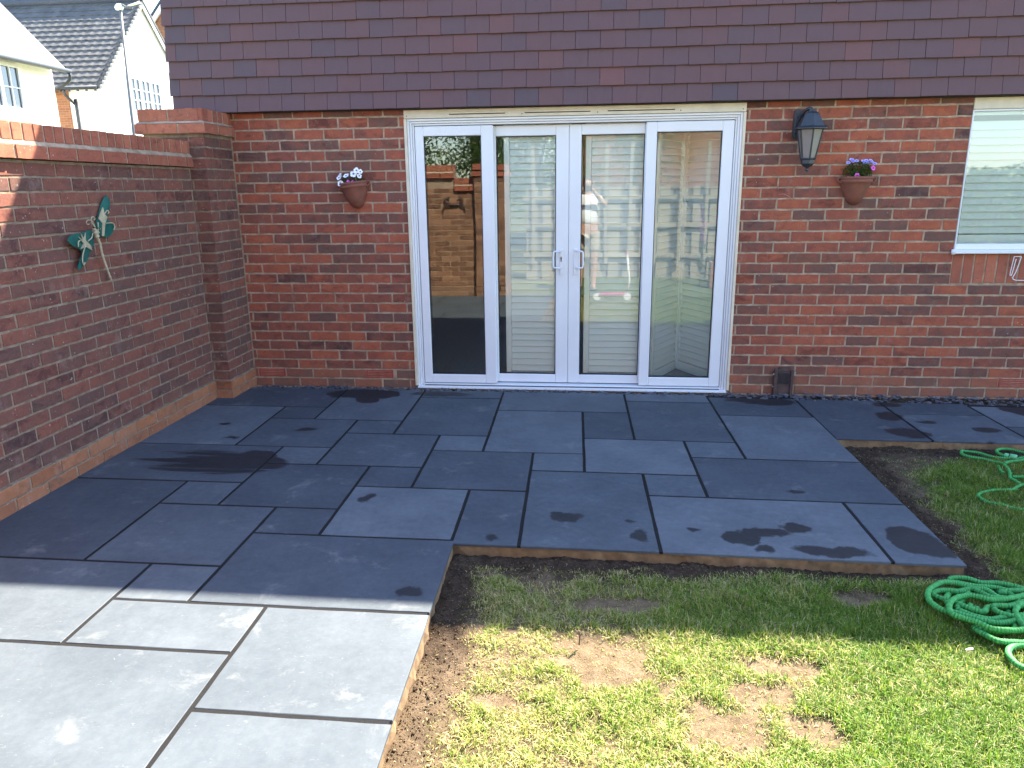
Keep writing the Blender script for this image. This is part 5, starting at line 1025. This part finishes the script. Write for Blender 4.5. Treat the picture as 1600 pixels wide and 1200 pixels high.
# brick house beyond the fence
hd = thing('neighbour_house', 'red brick neighbour house beyond the fence, only mirrored in the glass', 'house', (4, -12, -.1))
mb = MB(); mb.box(-.3, 6.6, -18, -12, -.11, 5.6, 0); mb.build('wall', M_NBRICK, hd)
mb = MB(); mb.prism([(-11.7, 5.4), (-15, 8.2), (-18.3, 5.4), (-18.3, 5.6), (-15, 8.4), (-11.7, 5.6)], lambda p: (-.6, p[0], p[1]), lambda p: (6.9, p[0], p[1])); mb.build('roof', M_GREYTILE, hd)
casement(hd, Vector((4.4, -11.92, 3.1)), -X_ if False else Vector((-1, 0, 0)), 1.4, 1.2, 2, 2, 2)
# raised brick planter bed
t = thing('brick_planter', 'low pale brick planting bed before the timber fence, mirrored in the glass', 'planter', (2.2, -6.4, -.1))
mb = MB()
for i in range(6): course(mb, Vector((0, -6.2, 0)), X_, Y_, 1.85, 3.2, -.09+.075*i, .1*(i % 2), 0, dark=.1)
mb.box(1.855, 3.195, -6.5, -6.2035, -.1, .352, 1); mb.build('wall', [M_PLINTH, M_MORTAR], t)
# hedge, added to darken what the right window mirrors
hg = thing('hedge', 'green hedge added past the timber fence to darken the reflection in the right window', 'hedge', (7.5, -9.3, -.1))
_g = np.random.default_rng(77); _n = 9000; _C = np.stack([_g.uniform(5.9, 10.5, _n), -9.0-_g.uniform(0, 1, _n)**3*.8, _g.uniform(-.1, 1.75, _n)], 1)+_g.normal(0, .03, (_n, 3)); _u = _g.normal(0, 1, (_n, 3)); _u /= np.linalg.norm(_u, axis=1)[:, None]; _v = np.cross(_u, _g.normal(0, 1, (_n, 3))); _v /= np.linalg.norm(_v, axis=1)[:, None]
np_mesh('foliage', np.stack([_C-_u*.06, _C+_v*.035, _C+_u*.06, _C-_v*.035], 1).reshape(-1, 3), np.arange(4*_n), np.full(_n, 4), M_LEAF, np.repeat(_g.uniform(0, 1, (_n, 3)), 4, 0), hg)
mb = MB(); mb.box(5.95, 10.4, -9.8, -9.12, -.12, 1.6, 0); mb.build('branches', M_BARK, hg)
# trees
def tree(name, label, x, y, h, r, n, seed, low=1.2, group='trees behind the terrace end wall'):
    t = thing(name, label, 'tree', (x, y, -.1), group); rr = random.Random(seed); mb = MB()
    mb.tube([(x, y, -.12), (x+.1, y, h*.3), (x-.05, y+.1, h*.6), (x, y, h*.9)], [.14, .11, .07, .02], 9)
    tips = []
    for k in range(11):
        a = rr.uniform(0, 6.28); z0 = h*rr.uniform(.22, .75); L = r*rr.uniform(.6, 1.0); p1 = (x+math.cos(a)*L, y+math.sin(a)*L, z0+L*rr.uniform(.2, .9)); tips.append(p1)
        mb.tube(spline([(x, y, z0), (x+math.cos(a)*L*.5, y+math.sin(a)*L*.5, z0+L*.35), p1], .2), [.045]*2+[.03]*60 if False else .022, 6)
    mb.build('trunk', M_BARK, t)
    g = np.random.default_rng(seed); cen = []
    for k in range(46): 
        a = g.uniform(0, 6.28); q = math.sqrt(g.uniform(0, 1))*r; z = g.uniform(low, h); f = math.sin(math.pi*min(1, max(0.06, (z-low*.3)/(h*1.02-low*.3))))**.6; cen.append((x+math.cos(a)*q*f, y+math.sin(a)*q*f, z))
    cen = np.array(cen+tips); ci = g.integers(0, len(cen), n); C_ = cen[ci]+g.normal(0, 1, (n, 3))*np.array([.26, .26, .24]); s = g.uniform(.025, .055, n)
    u = g.normal(0, 1, (n, 3)); u /= np.linalg.norm(u, axis=1)[:, None]; v = np.cross(u, g.normal(0, 1, (n, 3))); v /= np.linalg.norm(v, axis=1)[:, None]
    V = np.stack([C_-u*s[:, None], C_+v*(s*.45)[:, None], C_+u*s[:, None]*1.3, C_-v*(s*.45)[:, None]], 1).reshape(-1, 3); F = np.arange(4*n)
    tt = np.repeat(np.clip(g.normal(.45, .22, n)+(ci % 5)*.06-.1, 0, 1), 4); np_mesh('crown', V, F, np.full(n, 4), M_LEAF, np.stack([tt, tt, tt], 1), t)
tree('garden_tree', 'tall loose green tree behind the terrace end wall, leftmost of the mirrored trees', -4.6, -10.5, 5.2, 1.6, 15000, 3)
tree('garden_tree', 'green birch like tree behind the terrace end wall, middle of the mirrored trees', -2.7, -11.8, 5.8, 1.7, 16000, 4)
tree('garden_tree', 'round bushy tree just left of the timber fence, mirrored in the door', -1.2, -10.4, 4.6, 1.3, 13000, 5)
tree('garden_tree', 'small sapling growing by the timber fence, mirrored in the door', .75, -8.6, 3.4, .55, 2500, 6, 1.6)
def foxglove(x, y, h, seed, label):
    t = thing('foxglove', label, 'flower', (x, y, -.05)); rr = random.Random(seed); st = MB(); st.tube([(x, y, -.05), (x+.01, y, h*.5), (x, y+.02, h)], [.008, .006, .003], 6); st.build('stem', M_LEAF, t)
    lf = MB()
    for k in range(38):
        a = rr.uniform(0, 6.28); z = rr.uniform(0, h*.55); L = rr.uniform(.08, .2)*(1-z/h*.7); P = Vector((x, y, z-.03)); d = Vector((math.cos(a), math.sin(a), .5)); e = Vector((-math.sin(a), math.cos(a), 0))
        V = [P, P+d*L*.5+e*L*.16, P+d*L+Vector((0, 0, -L*.35)), P+d*L*.5-e*L*.16]; lf.add([tuple(v) for v in V], [(0, 1, 2), (0, 2, 3)], 0, (rr.random(), 0, 0))
    lf.build('foliage', M_LEAF, t)
    for k in range(16):
        a = rr.uniform(0, 6.28); z = h*(.55+.43*k/16); s = .028*(1-.5*k/16); b_ = MB(); M = Matrix.Translation((x, y, z)) @ Matrix.Rotation(a, 4, 'Z') @ Matrix.Rotation(R(115), 4, 'Y')
        pr = [(s*.25, 0), (s*.5, s*.7), (s*.6, s*1.5), (s*.8, s*1.9)]; o = 0
        V = [tuple(M @ Vector((q[0]*math.cos(j*math.pi/3), q[0]*math.sin(j*math.pi/3), q[1]))) for q in pr for j in range(6)]
        b_.add(V, [(i*6+j, i*6+(j+1) % 6, (i+1)*6+(j+1) % 6, (i+1)*6+j) for i in range(3) for j in range(6)], 0, (.8, 0, 0), True); b_.build('blossom', M_PPINK, t)
foxglove(1.75, -6.7, 1.25, 1, 'taller pink foxglove in front of the timber fence')
foxglove(2.15, -6.95, .95, 2, 'shorter pink foxglove beside the brick planting bed')
# wall ornament on the terrace end wall
t = thing('crab_ornament', 'rusty metal crab ornament on the sunlit terrace end wall', 'ornament', (-1.93, -5.0, 1.28))
mb = MB(); cx, cz, yy = -1.93, 1.28, -4.985
mb.lathe([(.0001, .022), (.05, .018), (.085, .004), (.09, -.004)], (cx, yy, cz), 18, sy=.3); mb.build('shell', M_RUST, t)
for s in (-1, 1):
    for k in range(4):
        mb = MB(); a = .2+k*.33; mb.tube(spline([(cx+s*.07, yy, cz-.01*k), (cx+s*(.12+.01*k), yy+.012, cz+.035-.025*k), (cx+s*(.135+.008*k), yy+.006, cz-.045-.02*k)], .01), .005, 6); mb.build('leg', M_RUST, t)
    mb = MB(); mb.tube(spline([(cx+s*.06, yy, cz+.02), (cx+s*.13, yy+.012, cz+.06), (cx+s*.10, yy+.012, cz+.105), (cx+s*.06, yy+.012, cz+.10)], .01), [.008]*40 if False else .009, 7); mb.build('claw', M_RUST, t)
# child's scooter
t = thing('kick_scooter', 'pink and white child scooter standing on the lawn, only seen mirrored', 'scooter', (.42, -4.85, -.05))
M_PINK = simple('pink_paint', (.75, .06, .25), .35); sx, sy = .42, -4.85
mb = MB(); mb.box(sx-.30, sx+.06, sy-.045, sy+.045, .03, .05, 0, bev=.006); mb.build('deck', M_PINK, t)
mb = MB(); mb.tube([(sx+.10, sy, .03), (sx+.13, sy, .22), (sx+.08, sy, .62)], .014, 8); mb.build('stem', M_PVC, t)
mb = MB(); mb.tube([(sx+.08, sy-.14, .62), (sx+.08, sy+.14, .62)], .013, 8); mb.build('handlebar', M_PINK, t)
for q, yy2 in ((sx+.11, sy), (sx-.33, sy)):
    mb = MB(); mb.tube([(q, yy2-.014, .0), (q, yy2+.014, .0)], .05, 18); mb.build('wheel', M_PVC, t)
mb = MB(); mb.tube([(sx+.10, sy, .03), (sx+.07, sy, .045), (sx+.03, sy, .045)], .012, 6); mb.build('fork', M_PINK, t)

# ------------------------------------------------------------------ the photographer (seen mirrored)
M_SKIN = simple('skin', (.52, .30, .21), .55, var=.08, bump=.1); M_SHIRT = simple('white_cotton', (.78, .78, .80), .9, var=.04, bump=.3, bscale=60); M_SHORT = simple('tan_cotton', (.42, .36, .27), .9, var=.08, bump=.3, bscale=60)
M_HAIR = simple('brown_hair', (.05, .03, .02), .7, bump=.5, bscale=120); M_SHOE = simple('dark_shoe', (.04, .04, .045), .6)
def skin(name, verts, edges, rad, mat, parent=None, sub=2, root=0):
    me = bpy.data.meshes.new(name); me.from_pydata(verts, edges, []); me.materials.append(mat); ob = bpy.data.objects.new(name, me); COL.objects.link(ob)
    m = ob.modifiers.new('skin', 'SKIN'); m.use_smooth_shade = True
    for i, v in enumerate(me.skin_vertices[0].data): v.radius = rad[i] if hasattr(rad[i], '__len__') else (rad[i], rad[i]); v.use_root = (i == root)
    s = ob.modifiers.new('sub', 'SUBSURF'); s.levels = sub; s.render_levels = sub
    if parent is not None: ob.parent = parent; ob.matrix_parent_inverse = par_inv(parent)
    return ob
px, py = -.06, -5.86
V = []; E_ = []; RD = []
def sv_(p, r, frm=None):
    V.append((px+p[0], py+p[1], p[2])); RD.append(r)
    if frm is not None: E_.append((frm, len(V)-1))
    return len(V)-1
pel = sv_((0, 0, .90), (.15, .10)); wa = sv_((0, 0, 1.03), (.135, .095), pel); ch = sv_((0, -.01, 1.24), (.155, .10), wa); nb_ = sv_((0, 0, 1.385), (.07, .06), ch); nk = sv_((0, .01, 1.44), (.05, .05), nb_)
jaw = sv_((0, .025, 1.495), (.058, .07), nk); hd_ = sv_((0, .02, 1.565), (.074, .092), jaw); tp = sv_((0, .01, 1.625), (.062, .078), hd_)
sv_((0, .105, 1.545), (.012, .014), hd_)
hands = {}
for s in (-1, 1):
    sh = sv_((s*.165, -.01, 1.345), .052, ch); el = sv_((s*(.235 if s < 0 else .27), .09, 1.15 if s < 0 else 1.22), .040, sh); wr = sv_((s*.10, .25, 1.43), .026, el); pm = sv_((s*.085, .275, 1.465), (.034, .016), wr)
    for k in range(4):
        b0 = Vector((s*(.082), .283, 1.452+.017*k)); L = (.055, .065, .062, .05)[k]
        a = sv_((b0.x-s*.012, b0.y+.006, b0.z), .0085, pm); c = sv_((b0.x-s*L*.5, b0.y-.002-.002, b0.z+.004), .0080, a); sv_((b0.x-s*L*.85, b0.y-.012, b0.z+.004), .0070, c)
    a = sv_((s*.070, .262, 1.452), .0095, pm); sv_((s*.045, .258, 1.470), .008, a)
    hp = sv_((s*.088, 0, .84), .092, pel); kn = sv_((s*.098, .015, .46), .056, hp); cf = sv_((s*.10, -.02, .28), .052, kn); an = sv_((s*.10, -.02, .035), .036, cf); ft = sv_((s*.115, .09, -.015), (.035, .025), an); sv_((s*.12, .165, -.03), (.03, .018), ft)
pers = skin('person', V, E_, RD, M_SKIN); tag(pers, 'person in white T-shirt and tan shorts holding up a phone, mirrored in the door', 'person')
V, E_, RD = [], [], []
a = sv_((0, 0, .93), (.175, .125)); b1 = sv_((0, 0, 1.03), (.16, .12), a); c1_ = sv_((0, -.01, 1.24), (.178, .122), b1); d1 = sv_((0, 0, 1.375), (.10, .085), c1_)
for s in (-1, 1): e1 = sv_((s*.165, -.01, 1.345), .070, c1_); sv_((s*(.215 if s < 0 else .235), .05, 1.225 if s < 0 else 1.26), .062, e1)
skin('t_shirt', V, E_, RD, M_SHIRT, pers)
V, E_, RD = [], [], []
a = sv_((0, 0, .93), (.165, .118))
for s in (-1, 1): h1 = sv_((s*.088, 0, .80), .108, a); sv_((s*.10, .012, .52), .082, h1)
skin('shorts', V, E_, RD, M_SHORT, pers)
mb = MB(); mb.lathe([(.0001, .098), (.035, .090), (.062, .066), (.078, .028), (.080, -.01), (.074, -.045), (.066, -.07)], (px, py+.0, 1.575), 22, sx=1.0, sy=1.16)
hv = []
for i, v in enumerate(mb.v):
    y = v[1]-py; z = v[2]
    if y > .045 and z < 1.60: v = (v[0], py+.045+(y-.045)*.2, max(z, 1.60))
    hv.append(v)
mb.v = hv; mb.build('hair', M_HAIR, pers)
for s in (-1, 1):
    mb = MB(); mb.lathe([(.0001, -.012), (.009, -.008), (.012, 0), (.009, .008), (.0001, .012)], (px+s*.030, py+.098, 1.572), 10); mb.build('eye', M_PVC, pers)
    mb = MB(); mb.lathe([(.0001, -.028), (.010, -.022), (.013, 0), (.011, .022), (.0001, .03)], (px+s*.080, py+.015, 1.555), 10, sy=1.5); mb.build('ear', M_SKIN, pers)
    mb = MB(); P = [(px+s*.10, py-.07, -.012), (px+s*.10, py-.02, -.005), (px+s*.112, py+.08, -.018), (px+s*.12, py+.19, -.028)]; mb.tube(P, [.040, .050, .047, .028], 12, flat=.7); mb.build('shoe', M_SHOE, pers)
mb = MB(); mb.tube([(px-.022, py+.112, 1.513), (px, py+.116, 1.511), (px+.022, py+.112, 1.513)], .005, 6); mb.build('mouth', simple('lips', (.42, .15, .12), .5), pers)
mb = MB(); mb.box(-.150, .012, -5.577, -5.569, 1.445, 1.522, 0, bev=.003); ph = mb.build('mobile_phone', M_BLACKMETAL); tag(ph, 'dark mobile phone held up sideways by the person, mirrored in the door', 'phone')
